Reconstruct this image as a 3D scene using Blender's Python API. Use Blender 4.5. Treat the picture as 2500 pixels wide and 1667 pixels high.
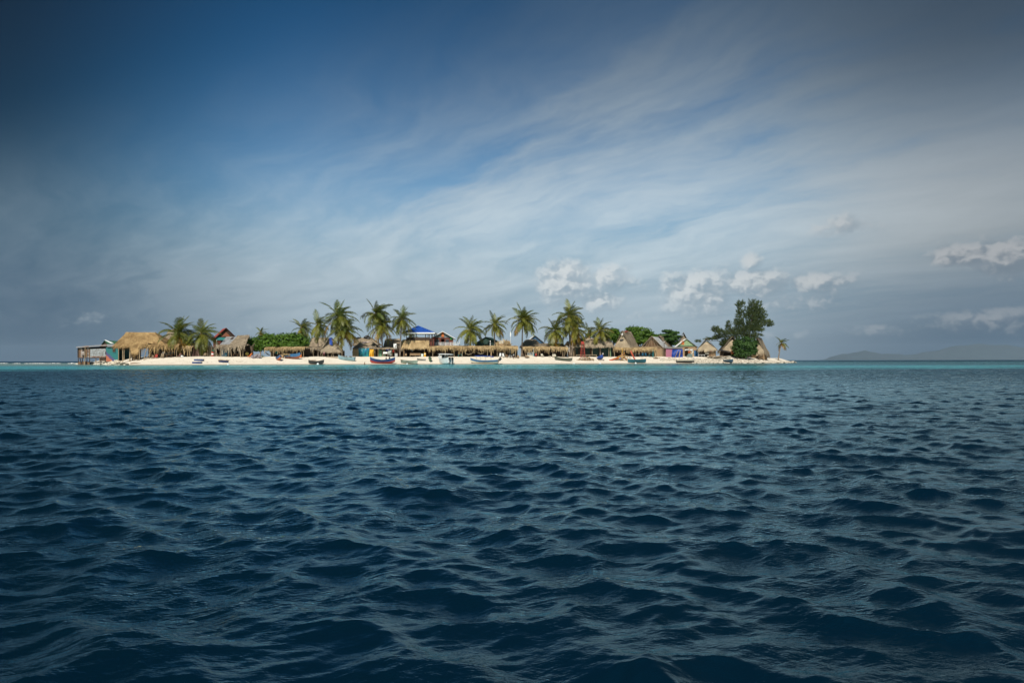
import bpy, bmesh, math, random
import numpy as np
from mathutils import Vector, Matrix, Euler, noise as mnoise
R = math.radians
random.seed(7)
scene = bpy.context.scene
for o in list(bpy.data.objects):
    bpy.data.objects.remove(o)
COL = scene.collection

# ------------------------------------------------------------------ camera
H = 1.0                 # eye height above the sea, metres
F = 2500 * 24 / 36      # focal length in photograph pixels (24 mm lens)
cam_d = bpy.data.cameras.new('camera')
cam = bpy.data.objects.new('camera', cam_d)
COL.objects.link(cam)
cam_d.lens = 24
cam_d.sensor_width = 36
cam_d.shift_y = (880 - 833.5) / 2500
cam_d.clip_start = 0.05
cam_d.clip_end = 120000
cam.location = (0, 0, H)
cam.rotation_euler = (R(90), R(0.096), 0)
scene.camera = cam

# ------------------------------------------------------------------ sky
SUN_AZ = R(-171)     # clockwise from +Y; the sun stands behind the camera, a little to the left
SUN_EL = R(46)
sun_dir = Vector((math.sin(SUN_AZ) * math.cos(SUN_EL), math.cos(SUN_AZ) * math.cos(SUN_EL), math.sin(SUN_EL)))
sl = bpy.data.lights.new('sun', 'SUN')
sl.energy = 5.0
sl.angle = R(0.53)
sl.color = (1.0, 0.94, 0.84)
sun = bpy.data.objects.new('sun', sl)
sun.rotation_euler = sun_dir.to_track_quat('Z', 'Y').to_euler()
sun.location = (0, -20, 60)
COL.objects.link(sun)

scene.view_settings.view_transform = 'Standard'
scene.view_settings.look = 'None'
scene.view_settings.exposure = 0
scene.view_settings.gamma = 1
scene.view_settings.use_curve_mapping = False
scene.cycles.use_denoising = True


class G:
    """Small helper for wiring shader nodes."""
    def __init__(self, nt):
        self.nt = nt
        nt.nodes.clear()

    def n(self, t, **k):
        nd = self.nt.nodes.new(t)
        for a, b in k.items():
            setattr(nd, a, b)
        return nd

    def set(self, sock, v):
        if isinstance(v, bpy.types.NodeSocket):
            self.nt.links.new(v, sock)
        else:
            if sock.type == 'RGBA' and len(v) == 3:
                v = (*v, 1)
            sock.default_value = v

    def m(self, op, *a, clamp=False):
        nd = self.n('ShaderNodeMath', operation=op, use_clamp=clamp)
        for i, v in enumerate(a):
            self.set(nd.inputs[i], v)
        return nd.outputs[0]

    def v(self, op, *a, out=0):
        nd = self.n('ShaderNodeVectorMath', operation=op)
        for i, v in enumerate(a):
            self.set(nd.inputs[i], v)
        return nd.outputs[out]

    def scale(self, a, s):
        nd = self.n('ShaderNodeVectorMath', operation='SCALE')
        self.set(nd.inputs[0], a)
        self.set(nd.inputs['Scale'], s)
        return nd.outputs[0]

    def xyz(self, a):
        nd = self.n('ShaderNodeSeparateXYZ')
        self.set(nd.inputs[0], a)
        return nd.outputs[0], nd.outputs[1], nd.outputs[2]

    def comb(self, x, y, z):
        nd = self.n('ShaderNodeCombineXYZ')
        for i, v in enumerate((x, y, z)):
            self.set(nd.inputs[i], v)
        return nd.outputs[0]

    def noise(self, vec, scale, detail=4, rough=.5, dist=0, lac=2.0, col=False):
        nd = self.n('ShaderNodeTexNoise')
        self.set(nd.inputs['Vector'], vec)
        self.set(nd.inputs['Scale'], scale)
        self.set(nd.inputs['Detail'], detail)
        self.set(nd.inputs['Roughness'], rough)
        self.set(nd.inputs['Lacunarity'], lac)
        self.set(nd.inputs['Distortion'], dist)
        return nd.outputs['Color' if col else 'Fac']

    def mix(self, f, a, b, mode='MIX'):
        nd = self.n('ShaderNodeMix', data_type='RGBA', blend_type=mode)
        self.set(nd.inputs[0], f)
        self.set(nd.inputs[6], a)
        self.set(nd.inputs[7], b)
        return nd.outputs[2]

    def ss(self, x, a, b):
        nd = self.n('ShaderNodeMapRange', interpolation_type='SMOOTHSTEP')
        self.set(nd.inputs[0], x)
        self.set(nd.inputs[1], a)
        self.set(nd.inputs[2], b)
        return nd.outputs[0]

    def lin(self, x, a, b, c, d):
        nd = self.n('ShaderNodeMapRange', interpolation_type='LINEAR')
        for i, v in enumerate((x, a, b, c, d)):
            self.set(nd.inputs[i], v)
        return nd.outputs[0]

    def ramp(self, x, pts):
        nd = self.n('ShaderNodeValToRGB')
        cr = nd.color_ramp
        while len(cr.elements) < len(pts):
            cr.elements.new(.5)
        for e, (p, c) in zip(cr.elements, pts):
            e.position = p
            e.color = (*c, 1)
        self.set(nd.inputs[0], x)
        return nd.outputs[0]


def build_sky():
    w = bpy.data.worlds.new('World')
    scene.world = w
    w.use_nodes = True
    g = G(w.node_tree)
    tc = g.n('ShaderNodeTexCoord')
    d = g.v('NORMALIZE', tc.outputs['Generated'])
    x, y, z = g.xyz(d)
    zc = g.m('MAXIMUM', z, 0.0)
    el = g.m('MULTIPLY', g.m('ARCSINE', zc), 57.2958)               # degrees above the horizon
    az = g.m('MULTIPLY', g.m('ARCTAN2', x, y), 57.2958)             # degrees right of straight ahead
    hl = g.m('SQRT', g.m('ADD', g.m('MULTIPLY', x, x), g.m('MULTIPLY', y, y)))
    sa = g.m('DIVIDE', x, g.m('MAXIMUM', hl, 1e-3))                 # sin(azimuth)
    ca = g.m('DIVIDE', y, g.m('MAXIMUM', hl, 1e-3))
    # clear air
    sky = g.n('ShaderNodeTexSky', sky_type='NISHITA')
    sky.sun_disc = False
    sky.sun_elevation = SUN_EL
    sky.sun_rotation = SUN_AZ
    sky.air_density = 1.0
    sky.dust_density = 0.6
    sky.ozone_density = 2.5
    nis = sky.outputs[0]
    # deep polarised blue: raise contrast between zenith and horizon
    gm = g.n('ShaderNodeGamma')
    g.set(gm.inputs[0], g.scale(nis, SKYK))
    gm.inputs[1].default_value = 1.7
    blue = g.mix(1.0, gm.outputs[0], (0.40, 1.12, 1.06, 1), 'MULTIPLY')
    # the air is darker to the left of the view, paler to the right
    lr = g.lin(g.ss(sa, -0.66, -0.26), 0, 1, 0.15, 1.0)
    blue = g.scale(blue, g.m('MULTIPLY', lr, g.lin(el, 14, 27, 1.38, 1.02)))
    blue = g.mix(g.m('MULTIPLY', g.ss(el, 17.0, 4.0), .95), blue, g.mix(g.ss(sa, -.62, -.1), (0.036, 0.100, 0.175, 1), (0.165, 0.285, 0.40, 1)))
    # cloud sheet seen in perspective
    inv = g.m('DIVIDE', 1.0, g.m('ADD', zc, 0.14))
    P = g.comb(g.m('MULTIPLY', x, inv), g.m('MULTIPLY', y, inv), 0.0)
    wn = g.noise(P, 0.55, 3, .5, col=True)
    W = g.v('ADD', P, g.scale(g.v('SUBTRACT', wn, (.5, .5, .5)), .75))
    mp = g.n('ShaderNodeMapping')
    g.set(mp.inputs[0], W)
    mp.vector_type = 'TEXTURE'
    mp.inputs['Rotation'].default_value = (0, 0, R(-36))
    mp.inputs['Scale'].default_value = (2.9, 0.95, 1)
    st = g.noise(mp.outputs[0], 1.15, 8, .56)                       # long feathered streaks
    mp2 = g.n('ShaderNodeMapping')
    g.set(mp2.inputs[0], g.v('ADD', W, g.scale(g.v('SUBTRACT', g.noise(P, 2.2, 4, .6, col=True), (.5, .5, .5)), .26)))
    mp2.vector_type = 'TEXTURE'
    mp2.inputs['Rotation'].default_value = (0, 0, R(-52))
    mp2.inputs['Scale'].default_value = (1.5, 0.5, 1)
    mp2.inputs['Location'].default_value = (3.1, 7.7, 0)
    st2 = g.noise(mp2.outputs[0], 2.6, 9, .60)
    tex = g.m('ADD', g.m('MULTIPLY', st, .60), g.m('MULTIPLY', st2, .40))
    # the sheet's edge climbs from low on the left to the top right
    edge = g.m('ADD', 25.4, g.m('MULTIPLY', sa, 36.0))
    cov = g.lin(g.m('SUBTRACT', edge, el), -4.5, 9.0, 0.0, 1.0)
    dens = g.m('ADD', g.m('MULTIPLY', g.m('SUBTRACT', tex, .5), 2.1), g.m('SUBTRACT', g.m('MULTIPLY', cov, .98), .26))
    dens = g.m('ADD', dens, g.m('MULTIPLY', g.ss(sa, .25, .55), .25))
    dens = g.ss(dens, 0.0, 1.0)
    low = g.m('MULTIPLY', g.ss(g.m('ADD', el, g.m('MULTIPLY', g.m('SUBTRACT', tex, .5), 14.0)), 12.5, 6.0), g.ss(tex, .30, .56))
    low = g.m('MAXIMUM', low, g.m('MULTIPLY', g.ss(el, 17.0, 4.0), g.ss(tex, .38, .62)))
    dens = g.m('MAXIMUM', dens, g.m('MULTIPLY', low, g.lin(g.ss(sa, -.68, -.30), 0, 1, .26, .92)))
    dens = g.m('MAXIMUM', dens, g.m('MULTIPLY', g.ss(g.m('SUBTRACT', edge, el), -14.0, 7.0), g.lin(tex, .38, .6, .34, .74)))
    dens = g.m('MULTIPLY', dens, 0.88)
    # how brightly the sheet is lit: strongest a little right of centre, low down
    bx = g.m('DIVIDE', g.m('SUBTRACT', sa, 0.12), g.lin(g.ss(sa, -.1, .25), 0, 1, 1.0, .54))
    by = g.m('DIVIDE', g.m('SUBTRACT', el, 9.0), 11.5)
    bq = g.m('EXPONENT', g.m('MULTIPLY', g.m('ADD', g.m('MULTIPLY', bx, bx), g.m('MULTIPLY', by, by)), -0.8))
    bq = g.m('MAXIMUM', bq, .06)
    ccol = g.mix(bq, (0.015, 0.052, 0.108, 1), (0.57, 0.66, 0.71, 1))
    ccol = g.mix(g.m('MULTIPLY', g.ss(sa, .30, .60), g.m('MULTIPLY', g.ss(el, 3.0, 9.0), g.ss(el, 20.0, 12.0))), ccol, g.mix(1.0, ccol, (1.12, .98, .88, 1), 'MULTIPLY'))
    ccol = g.scale(ccol, g.lin(tex, .3, .7, .85, 1.18))
    ccol = g.scale(ccol, g.lin(g.m('MULTIPLY', g.ss(sa, .22, .58), g.ss(el, 11.0, 22.0)), 0, 1, 1.0, .48))
    out = g.mix(dens, blue, ccol)
    # murk close to the horizon
    hz = g.m('MULTIPLY', g.ss(el, 11.5, -1.5), .85)
    hcol = g.mix(g.ss(g.m('ABSOLUTE', g.m('SUBTRACT', sa, -.01)), .58, .20), (0.040, 0.092, 0.160, 1), (0.41, 0.52, 0.60, 1))
    out = g.mix(hz, out, hcol)
    out = g.mix(g.m('MULTIPLY', g.ss(el, 3.2, 0.3), .8), out, hcol)
    # heaped clouds low on the right and a few on the left: (az, el, half width, half height, weight)
    blobs = [(4.6, 6.4, 2.3, 1.7, 1.0), (8.2, 6.7, 2.8, 1.2, .74), (7.3, 4.9, 1.7, .9, .9), (12.8, 6.2, 1.1, 1.1, .6),
             (15.4, 5.3, 2.6, 1.8, .98), (19.3, 7.7, .9, .8, .72), (19.6, 5.9, 2.6, 1.1, .95), (24.0, 5.9, 2.6, .9, .75),
             (22.5, 4.5, 4.0, .9, .55), (33.5, 7.2, 2.0, .8, 1.0), (36.0, 7.0, 2.2, 1.2, .9), (26.0, 10.0, 2.6, .9, .62), (35.5, 2.6, 4.2, .95, .72),
             (29.0, 2.3, 3.4, .6, .55), (20.5, 1.9, 1.0, .45, .6), (22.8, 1.9, .9, .4, .5), (10.5, 3.6, 2.0, .6, .5),
             (-32.0, 3.1, 2.2, .8, .38), (-28.0, 2.0, 1.4, .55, .42), (-22.0, 2.4, 4, .6, .3), (-15, 2.6, 3, .6, .3), (-2.0, 2.4, 3, .5, .3)]
    def heap(du, dv):
        base = None
        for a, e, ra, re, wt in blobs:
            u = g.m('DIVIDE', g.m('SUBTRACT', az, a + du), ra * 1.2)
            vv = g.m('DIVIDE', g.m('SUBTRACT', el, e + dv), re * 1.2)
            q = g.m('ADD', g.m('MULTIPLY', u, u), g.m('MULTIPLY', vv, vv))
            q = g.m('MULTIPLY', g.m('EXPONENT', g.m('MULTIPLY', q, -0.85)), wt)
            base = q if base is None else g.m('MAXIMUM', base, q)
        return base
    base = heap(0, 0)
    base2 = heap(0.55, -0.5)
    S = g.comb(az, g.m('MULTIPLY', el, 1.25), 0.0)
    warp = g.scale(g.v('SUBTRACT', g.noise(S, 1.1, 4, .55, col=True), (.5, .5, .5)), 1.1)

    def puffs(off):
        q = g.v('ADD', g.v('ADD', S, warp), off)
        tot = None
        for sc, wgt in ((0.44, .52), (1.0, .28), (2.3, .16)):
            vo = g.n('ShaderNodeTexVoronoi', feature='SMOOTH_F1', voronoi_dimensions='2D')
            g.set(vo.inputs['Vector'], q)
            vo.inputs['Scale'].default_value = sc
            vo.inputs['Smoothness'].default_value = .35
            t = g.m('MULTIPLY', g.m('SUBTRACT', .55, vo.outputs['Distance']), wgt * 1.6)
            tot = t if tot is None else g.m('ADD', tot, t)
        return g.m('ADD', tot, g.m('MULTIPLY', g.m('SUBTRACT', g.noise(q, 2.2, 6, .6), .5), .36))
    n1 = puffs((0, 0, 0))
    n2 = puffs((-0.30, 0.42, 0))
    cd = g.m('ADD', g.m('MULTIPLY', base, 1.25), g.m('MULTIPLY', n1, .55))
    cm = g.ss(cd, .46, .86)
    lit = g.m('ADD', g.m('ADD', g.m('MULTIPLY', g.m('SUBTRACT', n1, n2), 1.35), .40), g.m('MULTIPLY', g.m('SUBTRACT', base, base2), 1.5))
    lit = g.ss(lit, 0.0, 1.0)
    far = g.ss(sa, .20, .60)
    shade_c = g.mix(far, (0.27, 0.35, 0.42, 1), (0.125, 0.165, 0.215, 1))
    white_c = g.mix(far, (0.66, 0.71, 0.73, 1), (0.40, 0.42, 0.44, 1))
    kcol = g.mix(lit, g.mix(.75, out, shade_c), white_c)
    kcol = g.mix(g.lin(el, 0, 5.5, .75, 0.0), kcol, g.mix(.5, out, kcol))
    out = g.mix(g.m('MULTIPLY', g.m('MULTIPLY', g.m('MULTIPLY', cm, base), g.lin(lit, 0, .8, .6, 1.0)), g.lin(el, 0.5, 6, .7, 1.35), clamp=True), out, kcol)
    bg = g.n('ShaderNodeBackground')
    g.set(bg.inputs[0], out)
    bg.inputs[1].default_value = 1.0
    o = g.n('ShaderNodeOutputWorld')
    g.nt.links.new(bg.outputs[0], o.inputs[0])


SKYK = 0.1      # strength of the physical sky
build_sky()

# ------------------------------------------------------------------ coast
def yh(x):
    return 880 - (x - 1250) * 0.00168


COAST_PX = [(-400, 330), (100, 300), (185, 222), (260, 196), (310, 174), (400, 170), (600, 176), (800, 183), (900, 187), (1000, 190),
            (1200, 191), (1330, 197), (1450, 201), (1550, 205), (1700, 207), (1860, 212), (1920, 232), (1950, 262), (2100, 420)]
CX = np.array([(p - 1250) / F * Y for p, Y in COAST_PX])
CY = np.array([Y for p, Y in COAST_PX], float)


def shore(X):
    return np.interp(X, CX, CY)


def smooth01(t):
    t = np.clip(t, 0, 1)
    return t * t * (3 - 2 * t)


TIP_L, TIP_R = CX[2] - 2, CX[17] + 4


def ground_z(X, Y):
    """Height of the island's sand above the sea."""
    X = np.asarray(X, float)
    Y = np.asarray(Y, float)
    d = Y - shore(X)
    prof = np.interp(d, [-30, -4, 0, 3, 7, 11.5, 14, 40, 52, 70], [-2.5, -.55, 0.0, .48, 1.12, 1.92, 2.2, 2.2, 0.6, -2])
    ed = np.minimum(X - TIP_L, TIP_R - X)
    env = smooth01((ed + 1) / 12.0)
    right = smooth01((X - 70) / 18.0) * .5
    prof = np.where(prof > 0, prof * (1 - right * .45) * env - (1 - env) * .5, prof)
    bump = .05 * np.sin(X * .9 + 1.3 * np.sin(Y * .5)) * np.sin(Y * .7 + X * .13) + .04 * np.sin(X * .31 + 2) * np.sin(Y * .2 + X * .05)
    return prof + bump * smooth01(d / 6 + .2)


def FFT_patch(N, L, lo, hi, slope, wdir, power, seed, kexp=-4.0, chop=1.0):
    """Tileable patch of wind waves: height and sideways displacement."""
    rng = np.random.default_rng(seed)
    k = np.fft.fftfreq(N, L / N) * 2 * np.pi
    kx, ky = np.meshgrid(k, k)
    km = np.hypot(kx, ky)
    km[0, 0] = 1e-6
    lam = 2 * np.pi / km
    band = smooth01((lam - lo * .8) / (lo * .4)) * smooth01((hi * 1.25 - lam) / (hi * .5))
    cosw = (kx * wdir[0] + ky * wdir[1]) / km
    direc = np.abs(cosw) ** power + 0.035
    amp = np.sqrt(km ** kexp * direc) * band
    spec = amp * (rng.normal(size=(N, N)) + 1j * rng.normal(size=(N, N)))
    spec[0, 0] = 0
    h = np.fft.ifft2(spec).real
    sx = np.fft.ifft2(1j * kx * spec).real
    sy = np.fft.ifft2(1j * ky * spec).real
    dx = np.fft.ifft2(1j * kx / km * spec).real
    dy = np.fft.ifft2(1j * ky / km * spec).real
    s = slope / math.sqrt(np.mean(sx ** 2 + sy ** 2))
    return np.stack([dx * s * chop, dy * s * chop, h * s], -1).astype(np.float32), L, N


def sample(patch, X, Y, rot=0.0):
    A, L, N = patch
    c, s = math.cos(rot), math.sin(rot)
    u = (X * c + Y * s) / L * N
    v = (-X * s + Y * c) / L * N
    i0 = np.floor(u).astype(int)
    j0 = np.floor(v).astype(int)
    fu = (u - i0)[..., None]
    fv = (v - j0)[..., None]
    i1, j1 = (i0 + 1) % N, (j0 + 1) % N
    i0, j0 = i0 % N, j0 % N
    d = (A[j0, i0] * (1 - fu) + A[j0, i1] * fu) * (1 - fv) + (A[j1, i0] * (1 - fu) + A[j1, i1] * fu) * fv
    ox = d[..., 0] * c - d[..., 1] * s
    oy = d[..., 0] * s + d[..., 1] * c
    return ox, oy, d[..., 2]


def grid_mesh(name, V, nr, nc, wrap=False):
    """Quad grid from an (nr*nc, 3) vertex array."""
    me = bpy.data.meshes.new(name)
    idx = np.arange(nr * nc).reshape(nr, nc)
    if wrap:
        idx = np.concatenate([idx, idx[:, :1]], 1)
    q = np.stack([idx[:-1, :-1], idx[:-1, 1:], idx[1:, 1:], idx[1:, :-1]], -1).reshape(-1, 4)
    me.vertices.add(len(V))
    me.vertices.foreach_set('co', np.ascontiguousarray(V, np.float32).ravel())
    me.loops.add(q.size)
    me.loops.foreach_set('vertex_index', q.astype(np.int32).ravel())
    me.polygons.add(len(q))
    me.polygons.foreach_set('loop_start', np.arange(0, q.size, 4, dtype=np.int32))
    me.polygons.foreach_set('loop_total', np.full(len(q), 4, np.int32))
    me.polygons.foreach_set('use_smooth', np.ones(len(q), bool))
    me.update()
    me.validate()
    return me


def water_material():
    m = bpy.data.materials.new('sea_water')
    m.use_nodes = True
    g = G(m.node_tree)
    geo = g.n('ShaderNodeNewGeometry')
    P = geo.outputs['Position']
    X, Y, Z = g.xyz(P)
    az = g.m('DIVIDE', X, g.m('MAXIMUM', Y, 1.0))
    P2 = g.comb(X, Y, 0.0)
    # sand and reef patches on the bottom, long along the shore
    big = g.noise(g.comb(g.m('MULTIPLY', X, .022), g.m('MULTIPLY', Y, .11), 0.0), 1.0, 3, .5)
    med = g.noise(g.comb(g.m('MULTIPLY', X, .05), g.m('MULTIPLY', Y, .22), 3.0), 1.0, 4, .6)
    nb = g.m('SUBTRACT', g.m('ADD', g.m('MULTIPLY', big, .6), g.m('MULTIPLY', med, .4)), .5)
    yy = g.m('ADD', Y, g.m('MULTIPLY', nb, 190.0))
    shal = g.ss(yy, 66.0, 106.0)
    deepfar = g.ss(Y, 330.0, 470.0)
    right = g.ss(az, -.14, .30)
    slate = g.m('MULTIPLY', right, g.ss(yy, g.lin(right, 0, 1, 170, 104), g.lin(right, 0, 1, 205, 138)))
    left = g.m('MULTIPLY', g.ss(az, -.50, -.60), g.ss(yy, 132.0, 165.0))
    deep = (0.0007, 0.0088, 0.0185, 1)
    col = g.mix(shal, deep, (0.062, 0.315, 0.335, 1))
    col = g.mix(g.m('MULTIPLY', shal, g.m('MULTIPLY', g.ss(nb, .02, -.10), .72)), col, (0.010, 0.075, 0.125, 1))
    col = g.mix(g.m('MULTIPLY', slate, .86), col, (0.030, 0.062, 0.068, 1))
    col = g.mix(g.m('MULTIPLY', left, .8), col, (0.20, 0.24, 0.19, 1))
    col = g.mix(deepfar, col, (0.002, 0.012, 0.032, 1))
    # wet sand shows through where the water is a few centimetres deep
    at = g.n('ShaderNodeAttribute', attribute_name='shallow')
    col = g.mix(g.m('MULTIPLY', at.outputs['Fac'], .75), col, (0.42, 0.42, 0.33, 1))
    # small ripples
    b1 = g.noise(P2, 17.0, 5, .62, .4)
    rip = []
    for rot, sx, sc in ((17, 3.4, 8.5), (-24, 3.0, 13.0)):
        mpr = g.n('ShaderNodeMapping')
        g.set(mpr.inputs[0], P2)
        mpr.inputs['Rotation'].default_value = (0, 0, R(rot))
        mpr.vector_type = 'TEXTURE'
        mpr.inputs['Scale'].default_value = (1, 1 / sx, 1)
        rip.append(g.noise(mpr.outputs[0], sc, 3, .55, .5))
    wv = g.m('ADD', rip[0], g.m('MULTIPLY', rip[1], .6))
    calm = g.ss(g.noise(P2, .9, 3, .6), .35, .68)
    b3 = g.noise(g.comb(g.m('MULTIPLY', X, .55), Y, 0.0), 1.5, 5, .62, .3)
    bm1 = g.n('ShaderNodeBump')
    bm1.inputs['Strength'].default_value = .55
    bm1.inputs['Distance'].default_value = 1.0
    hsum = g.m('ADD', g.m('MULTIPLY', b1, .0045), g.m('MULTIPLY', g.m('MULTIPLY', wv, g.lin(calm, 0, 1, .25, 1)), .016))
    dist = g.v('LENGTH', P2, out=1)
    farw = g.ss(dist, 14.0, 60.0)
    hsum = g.m('ADD', hsum, g.m('MULTIPLY', g.m('MULTIPLY', b3, farw), g.lin(dist, 150, 600, .52, 1.8)))
    g.set(bm1.inputs['Height'], hsum)
    body = g.n('ShaderNodeBsdfDiffuse')
    g.set(body.inputs['Color'], col)
    g.nt.links.new(bm1.outputs[0], body.inputs['Normal'])
    mirror = g.n('ShaderNodeBsdfGlossy')
    mirror.inputs['Color'].default_value = (0.70, 0.95, 1.0, 1)
    mirror.inputs['Roughness'].default_value = .035
    g.nt.links.new(bm1.outputs[0], mirror.inputs['Normal'])
    fr = g.n('ShaderNodeFresnel')
    fr.inputs['IOR'].default_value = 1.36
    g.nt.links.new(bm1.outputs[0], fr.inputs['Normal'])
    p = g.n('ShaderNodeMixShader')
    g.nt.links.new(fr.outputs[0], p.inputs[0])
    g.nt.links.new(body.outputs[0], p.inputs[1])
    g.nt.links.new(mirror.outputs[0], p.inputs[2])
    o = g.n('ShaderNodeOutputMaterial')
    g.nt.links.new(p.outputs[0], o.inputs[0])
    return m


def build_sea():
    pa = FFT_patch(1024, 37.0, 0.16, 1.35, 0.155, (-.38, -.925), 2.4, 11, kexp=-2.9, chop=1.7)
    pb = FFT_patch(512, 6.7, 0.05, 0.36, 0.115, (.20, -.98), 2.4, 5, kexp=-3.2, chop=1.0)
    th = np.concatenate([np.linspace(-50, 50, 740), np.arange(56, 310, 6)])
    th = np.radians(th)
    r1 = .55 * np.exp(np.arange(0, 1) * 0)
    rs = [0.6]
    while rs[-1] < 285:
        rs.append(rs[-1] * (1.03 if rs[-1] < 1.5 else 1.006))
    while rs[-1] < 47500:
        rs.append(rs[-1] * 1.09)
    r = np.array([0.02] + rs)
    RR, TT = np.meshgrid(r, th, indexing='ij')
    X = RR * np.sin(TT)
    Y = RR * np.cos(TT)
    front = (np.abs(TT) < R(50.5)).astype(float)
    ax, ay, ah = sample(pa, X, Y)
    ax2, ay2, ah2 = sample(pa, X * .55 + 13, Y * .55 + 5, -.95)
    bx, by, bh = sample(pb, X, Y, .23)
    sh = shore(X)
    calm = np.clip(1 - (RR - 260) / 200, 0, 1) * front
    lag = 1 - .55 * smooth01((Y - (sh - 110)) / 80)
    edge = np.clip((sh - Y) / 14, .06, 1)
    edge = np.where((X > TIP_L - 8) & (X < TIP_R + 8), edge, 1)
    ka = calm * lag * edge
    kb = calm * np.clip(1 - (RR - 28) / 30, 0, 1) * edge
    gust = .75 + .5 * smooth01((np.sin(X * .21 + 1.1) * np.sin(Y * .17 + X * .06) + 1) / 2)
    V = np.stack([X + (ax * .9 + ax2 * .7) * ka + bx * kb * gust, Y + (ay * .9 + ay2 * .7) * ka + by * kb * gust, ah * ka + ah2 * ka * 1.15 + bh * kb * gust], -1)
    me = grid_mesh('sea', V.reshape(-1, 3), len(r), len(th), wrap=True)
    o = bpy.data.objects.new('sea', me)
    dep = -ground_z(X, Y)
    inside = (X > TIP_L - 10) & (X < TIP_R + 10)
    shal = np.where(inside, 1 - smooth01((dep) / .30), 0.0)
    at = me.attributes.new('shallow', 'FLOAT', 'POINT')
    at.data.foreach_set('value', shal.astype(np.float32).ravel())
    me.materials.append(water_material())
    o['kind'] = 'structure'
    o['label'] = 'choppy dark blue sea turning turquoise close to the sandy island'
    COL.objects.link(o)


build_sea()

# ------------------------------------------------------------------ materials
MATS = {}


def mat(name, c1, c2=None, scale=3.0, rough=.85, stretch=(1, 1, 1), bump=0.0, island=.0, transl=0.0, objcol=False, spec=.3, detail=4):
    """Two-tone procedural surface; island>0 also varies each loose piece."""
    if name in MATS:
        return MATS[name]
    c2 = c2 or tuple(v * .7 for v in c1)
    m = bpy.data.materials.new(name)
    m.use_nodes = True
    g = G(m.node_tree)
    tc = g.n('ShaderNodeTexCoord')
    mp = g.n('ShaderNodeMapping')
    g.set(mp.inputs[0], tc.outputs['Object'])
    mp.inputs['Scale'].default_value = stretch
    n = g.noise(mp.outputs[0], scale, detail, .6, .3)
    f = g.ss(n, .32, .68)
    if island:
        geo = g.n('ShaderNodeNewGeometry')
        f = g.m('ADD', g.m('MULTIPLY', f, 1 - island), g.m('MULTIPLY', geo.outputs['Random Per Island'], island))
    col = g.mix(f, c1, c2)
    if objcol:
        oi = g.n('ShaderNodeObjectInfo')
        col = g.mix(1.0, col, oi.outputs['Color'], 'MULTIPLY')
    p = g.n('ShaderNodeBsdfPrincipled')
    g.set(p.inputs['Base Color'], col)
    p.inputs['Roughness'].default_value = rough
    p.inputs['Specular IOR Level'].default_value = spec
    if bump:
        b = g.n('ShaderNodeBump')
        b.inputs['Strength'].default_value = bump
        b.inputs['Distance'].default_value = .05
        g.set(b.inputs['Height'], n)
        g.nt.links.new(b.outputs[0], p.inputs['Normal'])
    o = g.n('ShaderNodeOutputMaterial')
    sh = p.outputs[0]
    if transl:
        t = g.n('ShaderNodeBsdfTranslucent')
        g.set(t.inputs[0], g.mix(1.0, col, (1.2, 1.15, .5, 1), 'MULTIPLY'))
        mx = g.n('ShaderNodeMixShader')
        mx.inputs[0].default_value = transl
        g.nt.links.new(sh, mx.inputs[1])
        g.nt.links.new(t.outputs[0], mx.inputs[2])
        sh = mx.outputs[0]
    g.nt.links.new(sh, o.inputs[0])
    MATS[name] = m
    return m


def paint(name, c, wear=.55, rough=.6, scale=2.5):
    return mat(name, c, tuple(v * wear + .03 for v in c), scale, rough, bump=.1)


THATCH_NEW = mat('fresh_golden_thatch', (0.48, 0.325, 0.15), (0.18, 0.105, 0.042), .55, .9, island=.42, detail=6)
THATCH_MID = mat('sun_dried_thatch', (0.56, 0.41, 0.215), (0.23, 0.15, 0.072), .55, .9, island=.42, detail=6)
THATCH_OLD = mat('weathered_grey_thatch', (0.42, 0.34, 0.24), (0.17, 0.13, 0.09), .55, .95, island=.42, detail=6)
WOOD = mat('bleached_pole_wood', (0.40, 0.31, 0.20), (0.22, 0.16, 0.10), 3, .85, (1, 1, .2))
WOOD_DARK = mat('dark_old_boards_and_shade_backing', (0.085, 0.055, 0.038), (0.035, 0.024, 0.018), 4, .9, (1, 1, 6))  # dark boards, also the added backing that darkens open shelters like shade
WOOD_BROWN = mat('brown_boards', (0.24, 0.14, 0.08), (0.12, 0.07, 0.04), 3, .85, (1, 1, 5))
BOARD_TAN = mat('tan_boards', (0.40, 0.27, 0.15), (0.22, 0.14, 0.08), 3, .85, (.5, .5, 5))
TIN = mat('galvanised_tin', (0.44, 0.46, 0.47), (0.22, 0.21, 0.20), 1.6, .45, (1, 1, 1), spec=.5)
TIN_RUST = mat('rusty_tin', (0.42, 0.40, 0.38), (0.20, 0.09, 0.045), 1.1, .6)
WHITE = paint('white_paint', (0.78, 0.78, 0.76), .8, .4)
CREAM = paint('cream_paint', (0.62, 0.56, 0.44), .7, .6)
BLACK = paint('black_rubber', (0.018, 0.018, 0.02), .6, .5)
NAVY = paint('navy_blue_paint', (0.012, 0.045, 0.17), .6, .45)
BLUE = paint('bright_blue_paint', (0.018, 0.075, 0.36), .7, .5)
ROOFBLUE = mat('blue_roof_sheet', (0.018, 0.075, 0.33), (0.014, 0.055, 0.25), .8, .4)
TARPBLUE = mat('blue_tarpaulin', (0.012, 0.055, 0.30), (0.008, 0.03, 0.15), 1.4, .35, bump=.5)
TEAL = paint('teal_paint', (0.02, 0.22, 0.23), .65)
TURQ = paint('turquoise_paint', (0.03, 0.27, 0.26), .6)
PALEBLUE = paint('pale_blue_paint', (0.28, 0.45, 0.52), .65)
RED = paint('red_paint', (0.42, 0.045, 0.025), .6)
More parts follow.
